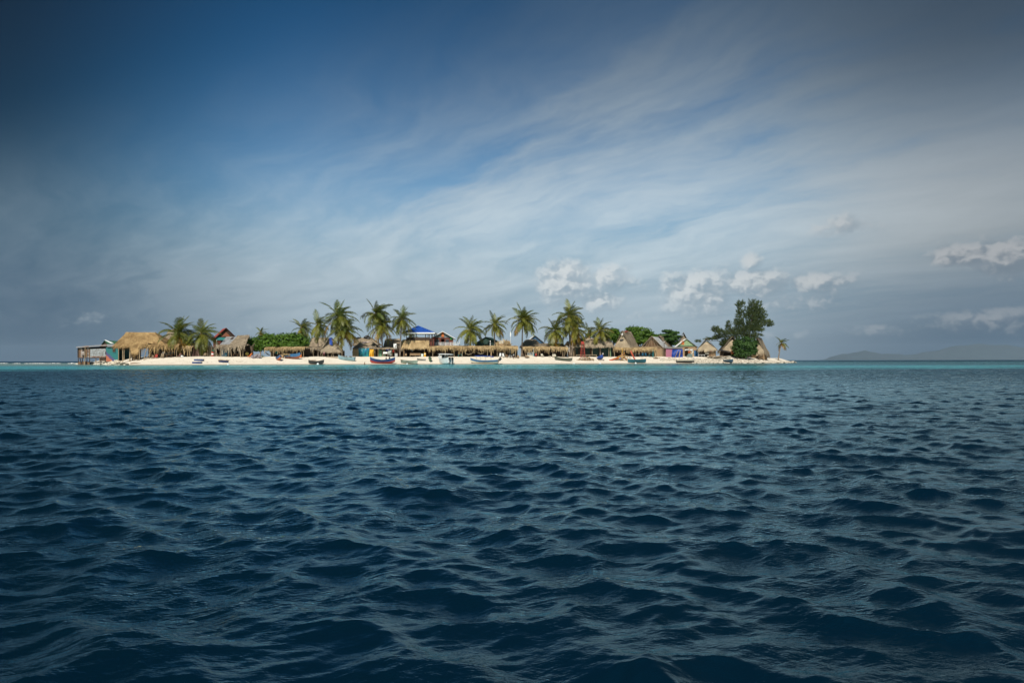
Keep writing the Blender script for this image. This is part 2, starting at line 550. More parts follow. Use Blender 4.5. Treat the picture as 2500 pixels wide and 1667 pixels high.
REDROOF = mat('red_roof_sheet', (0.34, 0.075, 0.06), (0.22, 0.045, 0.04), 1.5, .5)
ORANGE = paint('orange_paint', (0.62, 0.16, 0.03), .65)
YELLOW = paint('yellow_plastic', (0.75, 0.40, 0.02), .7, .5)
GREEN = paint('green_paint', (0.03, 0.13, 0.06), .6)
DKGREEN = paint('dark_green_paint', (0.012, 0.05, 0.035), .6)
PALEGREEN = mat('pale_green_boards', (0.30, 0.40, 0.22), (0.20, 0.27, 0.14), 2, .8, (6, 6, .4))
PINK = paint('faded_pink_paint', (0.36, 0.125, 0.19), .8)
REDBROWN = mat('red_brown_boards', (0.16, 0.045, 0.03), (0.09, 0.028, 0.02), 3, .8, (1, 1, 5))
GREY = paint('grey_weathered_paint', (0.24, 0.24, 0.22), .6)
OLIVE = paint('olive_boat_paint', (0.085, 0.09, 0.06), .55)
GREENGREY = paint('grey_green_boat_paint', (0.30, 0.34, 0.27), .6)
DARKBOAT = paint('tarred_boat_wood', (0.05, 0.048, 0.045), .55)
FABRIC_W = mat('white_cloth', (0.75, 0.74, 0.71), (0.6, 0.6, 0.58), 3, .9)
ROPE = mat('pale_rope_net', (0.55, 0.50, 0.40), (0.35, 0.30, 0.22), 6, .9)
STONE = mat('coral_rubble_stone', (0.66, 0.60, 0.50), (0.34, 0.30, 0.24), 1.5, .95, island=.7)
STONE_DARK = mat('mossy_rock', (0.10, 0.10, 0.07), (0.05, 0.05, 0.035), 2, .9, island=.5)
DRIFT = mat('driftwood', (0.34, 0.25, 0.17), (0.16, 0.11, 0.07), 3, .9, island=.5)
SKIN = mat('brown_skin', (0.17, 0.085, 0.05), (0.13, 0.06, 0.035), 6, .55)
HAIR = mat('black_hair', (0.012, 0.010, 0.009), (0.02, 0.016, 0.014), 12, .6)
EYE = mat('eye_white', (0.6, 0.6, 0.58), (0.05, 0.03, 0.02), 40, .3)
TRUNK = mat('palm_bark', (0.27, 0.21, 0.16), (0.13, 0.10, 0.075), 3, .95, (1, 1, 3), bump=.3)
BARK = mat('dark_bark', (0.12, 0.085, 0.06), (0.06, 0.045, 0.03), 4, .95)
FROND = mat('palm_leaflets', (0.150, 0.170, 0.034), (0.050, 0.074, 0.018), .9, .45, transl=.22, objcol=True, spec=.4)
RACHIS = mat('palm_midrib', (0.26, 0.23, 0.07), (0.18, 0.14, 0.05), 3, .5)
LEAF = mat('sea_grape_leaves', (0.115, 0.200, 0.022), (0.030, 0.078, 0.010), .6, .55, island=.6, transl=.22, spec=.22)
LEAF_DARK = mat('almond_leaves', (0.060, 0.120, 0.024), (0.016, 0.045, 0.012), .6, .55, island=.6, transl=.18, spec=.2)
NEEDLE = mat('casuarina_needles', (0.120, 0.150, 0.050), (0.034, 0.056, 0.024), .5, .7, island=.6, transl=.25)
HUSK = mat('coconut_husk', (0.22, 0.13, 0.05), (0.10, 0.06, 0.03), 5, .9)


# ------------------------------------------------------------------ mesh helpers
class MB:
    def __init__(s, M=None):
        s.v, s.f, s.M = [], [], M

    def add(s, vs, fs):
        b = len(s.v)
        if s.M is not None:
            vs = [s.M @ Vector(p) for p in vs]
        s.v += [tuple(p) for p in vs]
        s.f += [tuple(i + b for i in q) for q in fs]

    def box(s, c, d, rz=0, ry=0, rx=0):
        x, y, z = d[0] / 2, d[1] / 2, d[2] / 2
        E = Euler((rx, ry, rz)).to_matrix()
        vs = [E @ Vector(p) + Vector(c) for p in
              ((-x, -y, -z), (x, -y, -z), (x, y, -z), (-x, y, -z), (-x, -y, z), (x, -y, z), (x, y, z), (-x, y, z))]
        s.add(vs, [(0, 3, 2, 1), (4, 5, 6, 7), (0, 1, 5, 4), (1, 2, 6, 5), (2, 3, 7, 6), (3, 0, 4, 7)])

    def tube(s, pts, rad, n=6, cap=True):
        pts = [Vector(p) for p in pts]
        if not hasattr(rad, '__len__'):
            rad = [rad] * len(pts)
        vs = []
        for i, p in enumerate(pts):
            t = (pts[min(i + 1, len(pts) - 1)] - pts[max(i - 1, 0)])
            if t.length < 1e-9:
                t = Vector((0, 0, 1))
            t.normalize()
            a = t.cross(Vector((0, 0, 1)) if abs(t.z) < .9 else Vector((1, 0, 0))).normalized()
            b = t.cross(a)
            for k in range(n):
                w = 2 * math.pi * k / n
                vs.append(p + (a * math.cos(w) + b * math.sin(w)) * rad[i])
        fs = []
        for i in range(len(pts) - 1):
            for k in range(n):
                k2 = (k + 1) % n
                fs.append((i * n + k, i * n + k2, (i + 1) * n + k2, (i + 1) * n + k))
        if cap:
            fs.append(tuple(range(n - 1, -1, -1)))
            fs.append(tuple((len(pts) - 1) * n + k for k in range(n)))
        s.add(vs, fs)

    def slab(s, q, th=.06):
        """Solid panel on four corner points."""
        q = [Vector(p) for p in q]
        nrm = (q[1] - q[0]).cross(q[-1] - q[0])
        if nrm.length < 1e-9:
            nrm = (q[2] - q[1]).cross(q[0] - q[1])
        nrm = nrm.normalized() * th
        n = len(q)
        vs = q + [p - nrm for p in q]
        fs = [tuple(range(n)), tuple(range(2 * n - 1, n - 1, -1))]
        for i in range(n):
            j = (i + 1) % n
            fs.append((i, i + n, j + n, j))
        s.add(vs, fs)

    def ball(s, c, r, nu=8, nv=5, sz=(1, 1, 1)):
        vs = [(c[0], c[1], c[2] + r * sz[2])]
        for j in range(1, nv):
            t = math.pi * j / nv
            for k in range(nu):
                w = 2 * math.pi * k / nu
                vs.append((c[0] + r * sz[0] * math.sin(t) * math.cos(w), c[1] + r * sz[1] * math.sin(t) * math.sin(w), c[2] + r * sz[2] * math.cos(t)))
        vs.append((c[0], c[1], c[2] - r * sz[2]))
        fs = [(0, 1 + k, 1 + (k + 1) % nu) for k in range(nu)]
        for j in range(nv - 2):
            for k in range(nu):
                a, b = 1 + j * nu + k, 1 + j * nu + (k + 1) % nu
                fs.append((a, a + nu, b + nu, b))
        L = len(vs) - 1
        fs += [(L, 1 + (nv - 2) * nu + (k + 1) % nu, 1 + (nv - 2) * nu + k) for k in range(nu)]
        s.add(vs, fs)

    def rock(s, c, r, rng, flat=.65):
        b = MB()
        b.ball((0, 0, 0), 1, 6, 4)
        j = [rng.uniform(.65, 1.25) for _ in b.v]
        E = Euler((rng.uniform(-.4, .4), rng.uniform(-.4, .4), rng.uniform(0, 6))).to_matrix()
        sx = rng.uniform(.8, 1.5)
        s.add([E @ Vector((p[0] * k * sx, p[1] * k, p[2] * k * flat)) * r + Vector(c) for p, k in zip(b.v, j)], b.f)


ORG = {}


def thing(name, label, cat, loc, group=None, rz=0.0, rot=None):
    o = bpy.data.objects.new(name, None)
    COL.objects.link(o)
    o.location = loc
    o.rotation_euler = rot if rot is not None else (0, 0, rz)
    o['label'] = label
    o['category'] = cat
    if group:
        o['group'] = group
    o.empty_display_size = .3
    ORG[o.name] = Vector(loc)
    return o


def mesh_of(mb, name, m, org=None, smooth=False):
    me = bpy.data.meshes.new(name)
    vs = mb.v if org is None else [(p[0] - org[0], p[1] - org[1], p[2] - org[2]) for p in mb.v]
    me.from_pydata(vs, [], mb.f)
    if smooth:
        me.polygons.foreach_set('use_smooth', [True] * len(me.polygons))
    me.materials.append(m)
    me.update()
    return me


def part(mb, name, m, parent, local=False, smooth=False, kind=None, label=None):
    """A mesh that belongs to a thing; world-space vertices are moved to the thing's origin."""
    org = None if local else ORG[parent.name]
    o = bpy.data.objects.new(name, mesh_of(mb, name, m, org, smooth))
    COL.objects.link(o)
    o.parent = parent
    ORG[o.name] = Vector((0, 0, 0)) if local else org
    if kind:
        o['kind'] = kind
    if label:
        o['label'] = label
    return o


def solo(mb, name, m, label, cat, loc, group=None, smooth=False, rot=(0, 0, 0)):
    """A thing that is a single mesh built round its own origin."""
    o = bpy.data.objects.new(name, mesh_of(mb, name, m, None, smooth))
    COL.objects.link(o)
    o.location = loc
    o.rotation_euler = rot
    o['label'] = label
    o['category'] = cat
    if group:
        o['group'] = group
    ORG[o.name] = Vector(loc)
    return o


def W(x, y, Y):
    """World point that lies at distance Y behind photograph pixel (x, y)."""
    return Vector(((x - 1250) / F * Y, Y, H + (yh(x) - y) / F * Y))


def gz(X, Y):
    return float(ground_z(X, Y))


def GP(x, Y, dz=0.0):
    X = (x - 1250) / F * Y
    return Vector((X, Y, gz(X, Y) + dz))


def SY(x):
    return float(np.interp(x, [p for p, _ in COAST_PX], [y for _, y in COAST_PX]))


def on_beach(x, y):
    """Where the line of sight through pixel (x, y) meets the sand."""
    Y = SY(x) - 6
    while Y < SY(x) + 16:
        if W(x, y, Y).z <= gz((x - 1250) / F * Y, Y):
            break
        Y += .2
    return GP(x, Y)


def copy_tree(o, parent=None):
    c = o.copy()
    COL.objects.link(c)
    if parent is not None:
        c.parent = parent
    ORG[c.name] = ORG.get(o.name, Vector())
    for ch in list(o.children):
        copy_tree(ch, c)
    return c


# ------------------------------------------------------------------ thatch
RT = random.Random(3)


def thatch_planes(mb, planes, dens=13, length=1.0, width=.125, hang=.45, ragged=.25, thick=.16, eave=True):
    """planes: (eave a, eave b, ridge b, ridge a). Slab plus overlapping leaf strips, the lowest hanging free."""
    for q in planes:
        a, b, c, d = [Vector(p) for p in q]
        nrm = (b - a).cross(d - a)
        if nrm.length < 1e-6:
            nrm = (c - b).cross(a - b)
        nrm.normalize()
        if nrm.z < -.02:
            nrm = -nrm
        mb.slab([a, b, c, d], .05)
        area = (b - a).length * .5 * ((d - a).length + (c - b).length)
        for _ in range(int(area * dens * 1.6)):
            u, v = RT.random(), RT.random() ** 1.15
            e0, e1 = a.lerp(d, v), b.lerp(c, v)
            p = e0.lerp(e1, u)
            dn = (a.lerp(b, u) - d.lerp(c, u)).normalized()
            sd = (b - a).normalized() if (b - a).length > 1e-3 else (c - d).normalized()
            sk = RT.uniform(-.35, .35)
            L = length * RT.uniform(.5, 1.2)
            wd = width * RT.uniform(.5, 1.3)
            up = nrm * RT.uniform(.03, thick)
            tip = p + (dn + sd * sk) * L + nrm * RT.uniform(-.02, thick)
            over = v * (d - a).length
            if over < L:
                tip.z -= hang * RT.uniform(.2, 1.0) * (1 - over / L)
            s2 = sd * wd * .5
            mb.add([p + up - s2, p + up + s2, tip + s2 * .45, tip - s2 * .45], [(0, 1, 2, 3)])
        if eave:
            L0 = (b - a).length
            for _ in range(int(L0 * 22)):
                u = RT.random()
                p = a.lerp(b, u) + nrm * RT.uniform(0, .1)
                dn = (a - d).normalized()
                sd = (b - a).normalized()
                L = hang * (RT.uniform(.35, 1.0) + (ragged * 2.2 if RT.random() < .18 else 0)) * (1 + .35 * mnoise.noise(p * .9))
                wd = width * RT.uniform(.5, 1.2)
                p = p - dn * .25
                mid = p + dn * .32
                tip = mid + Vector((0, 0, -L)) + dn * .15 + sd * RT.uniform(-.15, .15)
                s2 = sd * wd * .5
                mb.add([p - s2, p + s2, mid + s2, mid - s2, tip + s2 * .4, tip - s2 * .4], [(0, 1, 2, 3), (3, 2, 4, 5)])


def hip_planes(x0, x1, ye, r0, r1, yr, Y, depth):
    """Four roof planes from pixel positions of eave and ridge; eave front at Y."""
    Ym = Y + depth / 2
    a, b = W(x0, ye, Y), W(x1, ye, Y)
    c, d = b + Vector((0, depth, 0)), a + Vector((0, depth, 0))
    e, f = W(r0, yr, Ym), W(r1, yr, Ym)
    return [(a, b, f, e), (c, d, e, f), (d, a, e, e.copy()), (b, c, f, f.copy())]


def post_to_ground(root, x, ytop, Y, r=.08, xb=None, m=None, name='post', label=None):
    mb = MB()
    t = W(x, ytop, Y)
    b = GP(x if xb is None else xb, Y, -.15)
    mid = t.lerp(b, .5) + Vector((RT.uniform(-.06, .06), RT.uniform(-.05, .05), 0))
    mb.tube([b, mid, t], [r * 1.15, r, r * .9], 6)
    return part(mb, name, m or WOOD, root, label=label)


def panel(root, pts, m, name='wall', th=.08, label=None, kind=None):
    mb = MB()
    mb.slab([W(*p) if not isinstance(p, Vector) else p for p in pts], th)
    return part(mb, name, m, root, label=label, kind=kind)


def corrugated(q, n=6, amp=.035, th=.02, mb=None):
    """Ribbed sheet on four points a-b (bottom) d-c (top)."""
    mb = mb or MB()
    a, b, c, d = [Vector(p) for p in q]
    nrm = (b - a).cross(d - a).normalized() * amp
    N = n * 2
    vs = []
    for i in range(N + 1):
        t = i / N
        o = nrm if i % 2 else -nrm
        vs += [a.lerp(b, t) + o, d.lerp(c, t) + o]
    fs = [(2 * i, 2 * i + 2, 2 * i + 3, 2 * i + 1) for i in range(N)]
    mb.add(vs, fs)
    mb.add([p - nrm.normalized() * th for p in vs], [f[::-1] for f in fs])
    return mb


def tin_roof(root, pts, n, m, name='tin_sheet', alt=None):
    """A slope covered by n separate ribbed sheets."""
    a, b, c, d = [W(*p) if not isinstance(p, Vector) else p for p in pts]
    nr = (b - a).cross(d - a).normalized()
    for i in range(n):
        t0, t1 = i / n - .01, (i + 1) / n + .015
        off = nr * (.012 * (i % 2))
        q = [a.lerp(b, t0) + off, a.lerp(b, t1) + off, d.lerp(c, t1) + off, d.lerp(c, t0) + off]
        part(corrugated(q, 4), name, (alt if alt and i % 3 == 1 else m), root)


# ------------------------------------------------------------------ coconut palms
def frond_mesh(idx, droop, seed, tatter=0.0, stiff=.5):
    rng = random.Random(seed)
    mb, mr = MB(), MB()
    n = 38
    P = [Vector((0, 0, 0))]
    T = []
    for i in range(n):
        t = i / n
        a = -droop * t ** 1.25
        d = Vector((math.cos(a), 0, math.sin(a)))
        T.append(d)
        P.append(P[-1] + d / n)
    T.append(T[-1])
    mr.tube([P[0], P[10], P[20], P[29], P[38]], [.011, .009, .007, .005, .002], 4)
    for i in range(3, n + 1):
        t = i / n
        for s in (-1, 1):
            if rng.random() < tatter:
                continue
            L = .32 * (math.sin(math.pi * (t * .86 + .12)) ** .7) * rng.uniform(.8, 1.12)
            sw = math.radians(30 + 38 * t + rng.uniform(-8, 8))
            up = Vector((0, 0, 1))
            side = Vector((0, s, 0))
            hangv = -up * rng.uniform(.25, .75) * (1.2 - stiff)
            d1 = (side * math.cos(sw) + T[i] * math.sin(sw) + hangv * .4 + up * .12).normalized()
            d2 = (side * math.cos(sw) * .7 + T[i] * math.sin(sw) + hangv * 1.6).normalized()
            w = T[i] * .0125
            p = P[i] + T[i] * rng.uniform(-.012, .012)
            m1 = p + d1 * L * .55
            tip = m1 + d2 * L * .5
            mb.add([p - w, p + w, m1 + w * 1.1, m1 - w * 1.1, tip], [(0, 1, 2, 3), (3, 2, 4)])
    me = mesh_of(mb, 'frond', FROND)
    nf = len(mb.f)
    me2 = MB()
    me2.v, me2.f = list(mb.v), list(mb.f)
    me2.add(mr.v, mr.f)
    me = mesh_of(me2, 'frond', FROND)
    me.materials.append(RACHIS)
    for i in range(nf, len(me.polygons)):
        me.polygons[i].material_index = 1
    return me


FR = {}
for _k, _dr in enumerate((.45, .95, 1.4, 1.9)):
    for _s in range(2):
        FR[(_k, _s)] = frond_mesh(_k, _dr, 10 * _k + _s, tatter=.04 + .1 * (_s == 1), stiff=.75 - .15 * _k)


def palm(label, cx, cy, lenpx, bx, Y, n=24, seed=0, wind=.42, yellow=.3, lean=0.0, group='coconut palms along the island', dry=.08, spread=1.0):
    rng = random.Random(seed)
    n = int(n * 1.35)
    spread *= rng.uniform(.86, 1.12)
    wind *= rng.uniform(.9, 1.7)
    base = GP(bx, Y, -.1)
    top = W(cx, cy, Y)
    root = thing('coconut_palm', label, 'palm tree', base, group)
    ht = (top - base).length
    mid = base.lerp(top, .5) + Vector((lean, 0, 0))
    pts, rad = [], []
    for i in range(11):
        t = i / 10
        p = base * (1 - t) ** 2 + mid * 2 * t * (1 - t) + top * t * t
        pts.append(p)
        rad.append((.23 - .09 * t) * (1.0 + (.5 if i == 0 else 0)) * (1 + .05 * (i % 2)))
    mb = MB()
    mb.tube(pts, rad, 8)
    part(mb, 'trunk', TRUNK, root, smooth=True)
    # fibre and coconuts at the head
    mb = MB()
    mb.tube([top + Vector((0, 0, -.7)), top + Vector((0, 0, -.1)), top + Vector((0, 0, .5))], [.18, .27, .1], 7)
    part(mb, 'leaf_sheath', HUSK, root, smooth=True)
    mb = MB()
    for k in range(7):
        w = k * .9 + rng.random()
        mb.ball(top + Vector((math.cos(w) * .38, math.sin(w) * .38, -.35 + rng.uniform(-.15, .15))), .15, 6, 4)
    part(mb, 'coconuts', HUSK, root, smooth=True, kind='stuff')
    L0 = lenpx * 1.10 / F * Y
    loc = top - base
    for i in range(n):
        t = (i + .3) / n
        el = math.radians(83 - 140 * spread * t ** .92 + rng.uniform(-9, 9))
        az = i * 2.399963 + rng.uniform(-.3, .3) + seed
        d = Vector((math.cos(az) * math.cos(el), math.sin(az) * math.cos(el), math.sin(el)))
        d += Vector((wind, .08, -.02)) * (1 - .45 * t)
        d.normalize()
        elev = math.asin(max(-1, min(1, d.z)))
        k = 0 if elev > 1.2 else (1 if elev > .75 else (2 if elev > -.1 else 1))
        if k == 2 and rng.random() < .35:
            k = 3
        me = FR[(k, rng.randrange(2))]
        o = bpy.data.objects.new('frond', me)
        COL.objects.link(o)
        o.parent = root
        side = Vector((0, 0, 1)).cross(d)
        if side.length < 1e-3:
            side = Vector((0, 1, 0))
        side.normalize()
        upv = d.cross(side)
        rl = rng.uniform(-.5, .5)
        side, upv = side * math.cos(rl) + upv * math.sin(rl), upv * math.cos(rl) - side * math.sin(rl)
        L = L0 * rng.uniform(.82, 1.08) * (1.0 if t > .12 else .8)
        Mx = Matrix((d, side, upv)).transposed().to_4x4()
        o.matrix_local = Matrix.Translation(loc + Vector((0, 0, .25 - .5 * t))) @ Mx @ Matrix.Scale(L, 4)
        yv = min(1, max(0, yellow * (.15 + 1.05 * t) + rng.uniform(-.2, .22)))
        c = Vector((.80, .95, .9)).lerp(Vector((2.5, 1.75, .95)), yv)
        if t > .8 and rng.random() < dry * 4:
            c = Vector((2.6, 1.25, .8))
        c *= rng.uniform(.8, 1.15)
        o.color = (c.x, c.y, c.z, 1)
    return root


# ------------------------------------------------------------------ broadleaf crowns
def leafy(root, blobs, n, size, m, rng, name='crown', shell=.45):
    """Leaf-sized faces spread through lumpy volumes; blobs are (centre, radii)."""
    mb = MB()
    vol = [b[1][0] * b[1][2] for b in blobs]
    tot = sum(vol)
    for (c, r), v in zip(blobs, vol):
        off = Vector((rng.uniform(0, 50), rng.uniform(0, 50), 0))
        k = int(n * v / tot)
        for _ in range(k):
            d = Vector((rng.gauss(0, 1), rng.gauss(0, 1), rng.gauss(0, 1))).normalized()
            lump = .80 + .42 * mnoise.noise(d * 2.6 + off) + .18 * mnoise.noise(d * 6 + off)
            rr = lump * (1 - shell * rng.random() ** 2)
            p = Vector((c[0] + d.x * r[0] * rr, c[1] + d.y * r[1] * rr, c[2] + d.z * r[2] * rr))
            nn = (d + Vector((rng.uniform(-.8, .8), rng.uniform(-.8, .8), rng.uniform(-.1, 1.0)))).normalized()
            a = nn.cross(Vector((rng.uniform(-1, 1), rng.uniform(-1, 1), rng.uniform(-1, 1)))).normalized()
            b = nn.cross(a)
            s = size * rng.uniform(.6, 1.25)
            mb.add([p - a * s * .5, p - b * s * .38 + a * s * .05, p + a * s * .55, p + b * s * .38 + a * s * .05], [(0, 1, 2, 3)])
    return part(mb, name, m, root, kind='stuff')


def broadleaf(name, label, cat, bx, Y, blobs_px, n, size, m, seed, group=None, bark=BARK, trunk_r=.25, depth=1.0, trunks=1):
    """blobs_px: (x, y, rx, ry, dY) in photograph pixels at depth Y + dY."""
    rng = random.Random(seed)
    base = GP(bx, Y, -.1)
    root = thing(name, label, cat, base, group)
    blobs = []
    for x, y, rx, ry, dY in blobs_px:
        c = W(x, y, Y + dY)
        k = (Y + dY) / F
        blobs.append((c, (rx * k, rx * k * depth, ry * k)))
    for j in range(trunks):
        b0 = base + Vector((rng.uniform(-.3, .3) * (trunks > 1), 0, 0))
        mb = MB()
        fork = b0.lerp(blobs[0][0], .4)
        mb.tube([b0, b0.lerp(fork, .5) + Vector((rng.uniform(-.15, .15), 0, 0)), fork], [trunk_r * 1.2, trunk_r, trunk_r * .8], 7)
        part(mb, 'trunk', bark, root, smooth=True)
    for c, r in blobs:
        mb = MB()
        fork = base.lerp(blobs[0][0], .38)
        mb.tube([fork, fork.lerp(c, .55) + Vector((rng.uniform(-.3, .3), rng.uniform(-.3, .3), .25)), c], [trunk_r * .6, trunk_r * .4, trunk_r * .15], 5)
        part(mb, 'limb', bark, root, smooth=True)
    leafy(root, blobs, n, size, m, rng)
    return root


# ------------------------------------------------------------------ boats
def boat(name, label, cat, loc, L, beam, depth, rz, lower, upper, inner, tilt=(0, 0), transom=True, rise=.5, rim=None, thwarts=3, split=.55,
         group=None, flare=.75, keel_rise=.5):
    root = thing(name, label, cat, loc, group, rot=(tilt[0], tilt[1], rz))
    NS = 14
    secs = []
    for i in range(NS + 1):
        t = i / NS
        if transom:
            b = beam / 2 * (.72 + .28 * math.sin(min(1, t / .45) * math.pi / 2)) * (1 - max(0, (t - .45) / .55) ** 2.2)
        else:
            b = beam / 2 * (1 - abs(2 * t - 1) ** 2.4)
        b = max(b, .015)
        e = (2 * t - 1)
        zt = depth * (1 + rise * (max(0, e) ** 2 * 1.0 + (.25 if transom else .9) * max(0, -e) ** 2))
        zk = depth * keel_rise * (max(0, (t - .72) / .28) ** 2 + (0 if transom else max(0, (.28 - t) / .28) ** 2))
        secs.append((-L / 2 + L * t, b, zk, zt))

    def prof(sec, s, inset=0.0):
        x, b, zk, zt = sec
        return x, max(b * (s ** flare) - inset, .004), zk + (zt - zk) * (s ** 1.35) + inset * .8

    def skin(s0, s1, n, inset=0.0):
        mb = MB()
        for sd in (-1, 1):
            vs, fs = [], []
            for sec in secs:
                for j in range(n + 1):
                    x, y, z = prof(sec, s0 + (s1 - s0) * j / n, inset)
                    vs.append((x, sd * y, z))
            for i in range(NS):
                for j in range(n):
                    q = (i * (n + 1) + j, (i + 1) * (n + 1) + j, (i + 1) * (n + 1) + j + 1, i * (n + 1) + j + 1)
                    fs.append(q if sd < 0 else q[::-1])
            mb.add(vs, fs)
        return mb
    lo = skin(0.0, split, 3)
    if transom:
        pts = [prof(secs[0], j / 4) for j in range(5)]
        ring = [(p[0], -p[1], p[2]) for p in pts[::-1]] + [(p[0], p[1], p[2]) for p in pts]
        lo.add(ring, [tuple(range(len(ring)))])
    part(lo, 'hull', lower, root, local=True, smooth=True)
    part(skin(split, 1.0, 2), 'sheer_strake', upper, root, local=True, smooth=True)
    part(skin(0.0, .99, 3, .045), 'lining', inner, root, local=True, smooth=True)
    mb = MB()
    for sd in (-1, 1):
        mb.tube([(s[0], sd * s[1], s[3] + .01) for s in secs], .035, 5)
    part(mb, 'gunwale', rim or upper, root, local=True)
    for k in range(thwarts):
        i = int(NS * (.18 + .55 * k / max(1, thwarts - 1)))
        x, b, zk, zt = secs[i]
        mb = MB()
        mb.box((x, 0, zk + (zt - zk) * .72), (.22, b * 1.8, .035))
        part(mb, 'thwart', inner, root, local=True)
    return root


def outboard(root, x, y, z, m=BLACK, s=1.0, tilt=0.0):
    """Outboard motor as a part of its boat: cowl > shaft, propeller."""
    E = Matrix.Translation((x, y, z)) @ Matrix.Rotation(tilt, 4, 'Y') @ Matrix.Scale(s, 4)
    mb = MB(E)
    mb.box((-.18, 0, .30), (.46, .34, .42))
    mb.box((-.18, 0, .56), (.36, .28, .12))
    mb.box((-.02, 0, .06), (.2, .22, .14))
    o = part(mb, 'outboard_motor', m, root, local=True)
    mb = MB(E)
    mb.box((-.20, 0, -.30), (.17, .10, .78))
    mb.box((-.24, 0, -.42), (.34, .26, .03))
    mb.tube([(-.46, 0, -.72), (-.1, 0, -.72), (.02, 0, -.72)], [.05, .065, .02], 6)
    part(mb, 'drive_leg', m, o, local=True)
    mb = MB(E)
    for k in range(3):
        w = k * 2.094
        mb.box((-.47, math.sin(w) * .10, -.72 + math.cos(w) * .10), (.03, .07, .17), rx=-w)
    part(mb, 'propeller', GREY, o, local=True)
    return o


# ------------------------------------------------------------------ furniture
def chair(label, loc, rz, m, cat='chair', group=None, w=.55, seat_h=.42, back_h=.95, arms=True, recline=.15):
    root = thing('beach_chair', label, cat, loc, group, rz=rz)
    mb = MB()
    mb.box((0, 0, seat_h), (w, .52, .06), rx=-recline * .4)
    part(mb, 'seat', m, root, local=True)
    for k in range(5):
        mb = MB()
        mb.box(((k - 2) * w / 5, .28 + recline * .25, (seat_h + back_h) / 2 + (.04 if k == 2 else (.02 if k in (1, 3) else 0))), (w / 5 * .86, .035, back_h - seat_h + .1), rx=-recline)
        part(mb, 'back_slat', m, root, local=True)
    for sx in (-1, 1):
        for sy in (-1, 1):
            mb = MB()
            mb.tube([(sx * w * .46, sy * .24, 0), (sx * w * .46, sy * .23, seat_h + (.2 if arms else 0))], .03, 5)
            part(mb, 'leg', m, root, local=True)
        if arms:
            mb = MB()
            mb.box((sx * w * .54, -.02, seat_h + .22), (.11, .62, .035))
            part(mb, 'armrest', m, root, local=True)
    return root


def table(label, loc, rz, m, w=1.2, d=.7, h=.74, group=None, cat='table', name='wooden_table'):
    root = thing(name, label, cat, loc, group, rz=rz)
    mb = MB()
    mb.box((0, 0, h), (w, d, .05))
    part(mb, 'table_top', m, root, local=True)
    for sx in (-1, 1):
        for sy in (-1, 1):
            mb = MB()
            mb.box((sx * (w / 2 - .07), sy * (d / 2 - .07), h / 2), (.07, .07, h - .05))
            part(mb, 'leg', m, root, local=True)
    return root


def barrel(label, loc, bands, r=.29, h=.88, name='barrel', cat='barrel'):
    root = thing(name, label, cat, loc)
    z = 0
    for i, (hh, m) in enumerate(bands):
        mb = MB()
        mb.tube([(0, 0, z * h), (0, 0, (z + hh * .06) * h), (0, 0, (z + hh * .94) * h), (0, 0, (z + hh) * h)], [r * .97, r, r, r * .97], 14)
        part(mb, 'band', m, root, local=True, smooth=False)
        z += hh
    mb = MB()
    mb.tube([(0, 0, h), (0, 0, h + .025)], r * 1.03, 14)
    part(mb, 'rim', bands[-1][1], root, local=True)
    return root


def crate(label, loc, rz, m, w=1.0, d=.6, h=.35, name='crate', cat='crate', group=None):
    root = thing(name, label, cat, loc, group, rz=rz)
    for sy in (-1, 1):
        mb = MB()
        mb.box((0, sy * d / 2, h / 2), (w, .03, h))
        part(mb, 'side_board', m, root, local=True)
    for sx in (-1, 1):
        mb = MB()
        mb.box((sx * (w / 2 - .02), 0, h / 2), (.03, d - .04, h * .96))
        part(mb, 'end_board', m, root, local=True)
    mb = MB()
    mb.box((0, 0, .03), (w - .06, d - .05, .03))
    part(mb, 'bottom', m, root, local=True)
    return root


def hammock(label, p0, p1, sag, m=ROPE, group='hammocks under the thatch'):
    c = (Vector(p0) + Vector(p1)) / 2
    root = thing('hammock', label, 'hammock', c, group)
    p0, p1 = Vector(p0) - c, Vector(p1) - c
    N = 10
    mb = MB()
    vs, fs = [], []
    for i in range(N + 1):
        t = i / N
        z = -sag * 4 * t * (1 - t)
        w = .42 * math.sin(math.pi * t) ** .6 + .03
        p = p0.lerp(p1, t)
        for k in range(4):
            s = k / 3 * 2 - 1
            vs.append(p + Vector((0, s * w, z + .18 * s * s * math.sin(math.pi * t))))
    for i in range(N):
        for k in range(3):
            q = i * 4 + k
            fs.append((q, q + 1, q + 5, q + 4))
    mb.add(vs, fs)
    mb.add([v - Vector((0, 0, .03)) for v in vs], [f[::-1] for f in fs])
    part(mb, 'net', m, root, local=True, smooth=True)
    for p, s in ((p0, -1), (p1, 1)):
        mb = MB()
        mb.tube([p, p + Vector((s * .35, 0, .28))], .025, 4)
        part(mb, 'rope', m, root, local=True)
    return root


# ------------------------------------------------------------------ people
def skin_mesh(verts, edges, radii, name, m, sub=1):
    me = bpy.data.meshes.new(name)
    me.from_pydata(verts, edges, [])
    o = bpy.data.objects.new(name, me)
    COL.objects.link(o)
    o.modifiers.new('skin', 'SKIN')
    for i, v in enumerate(me.skin_vertices[0].data):
        r = radii[i]
        v.radius = r if hasattr(r, '__len__') else (r, r)
        v.use_root = i == 0
    if sub:
        o.modifiers.new('sub', 'SUBSURF').levels = sub
    dg = bpy.context.evaluated_depsgraph_get()
    nm = bpy.data.meshes.new_from_object(o.evaluated_get(dg))
    bpy.data.objects.remove(o)
    nm.materials.clear()
    nm.materials.append(m)
    nm.polygons.foreach_set('use_smooth', [True] * len(nm.polygons))
    nm.name = name
    return nm


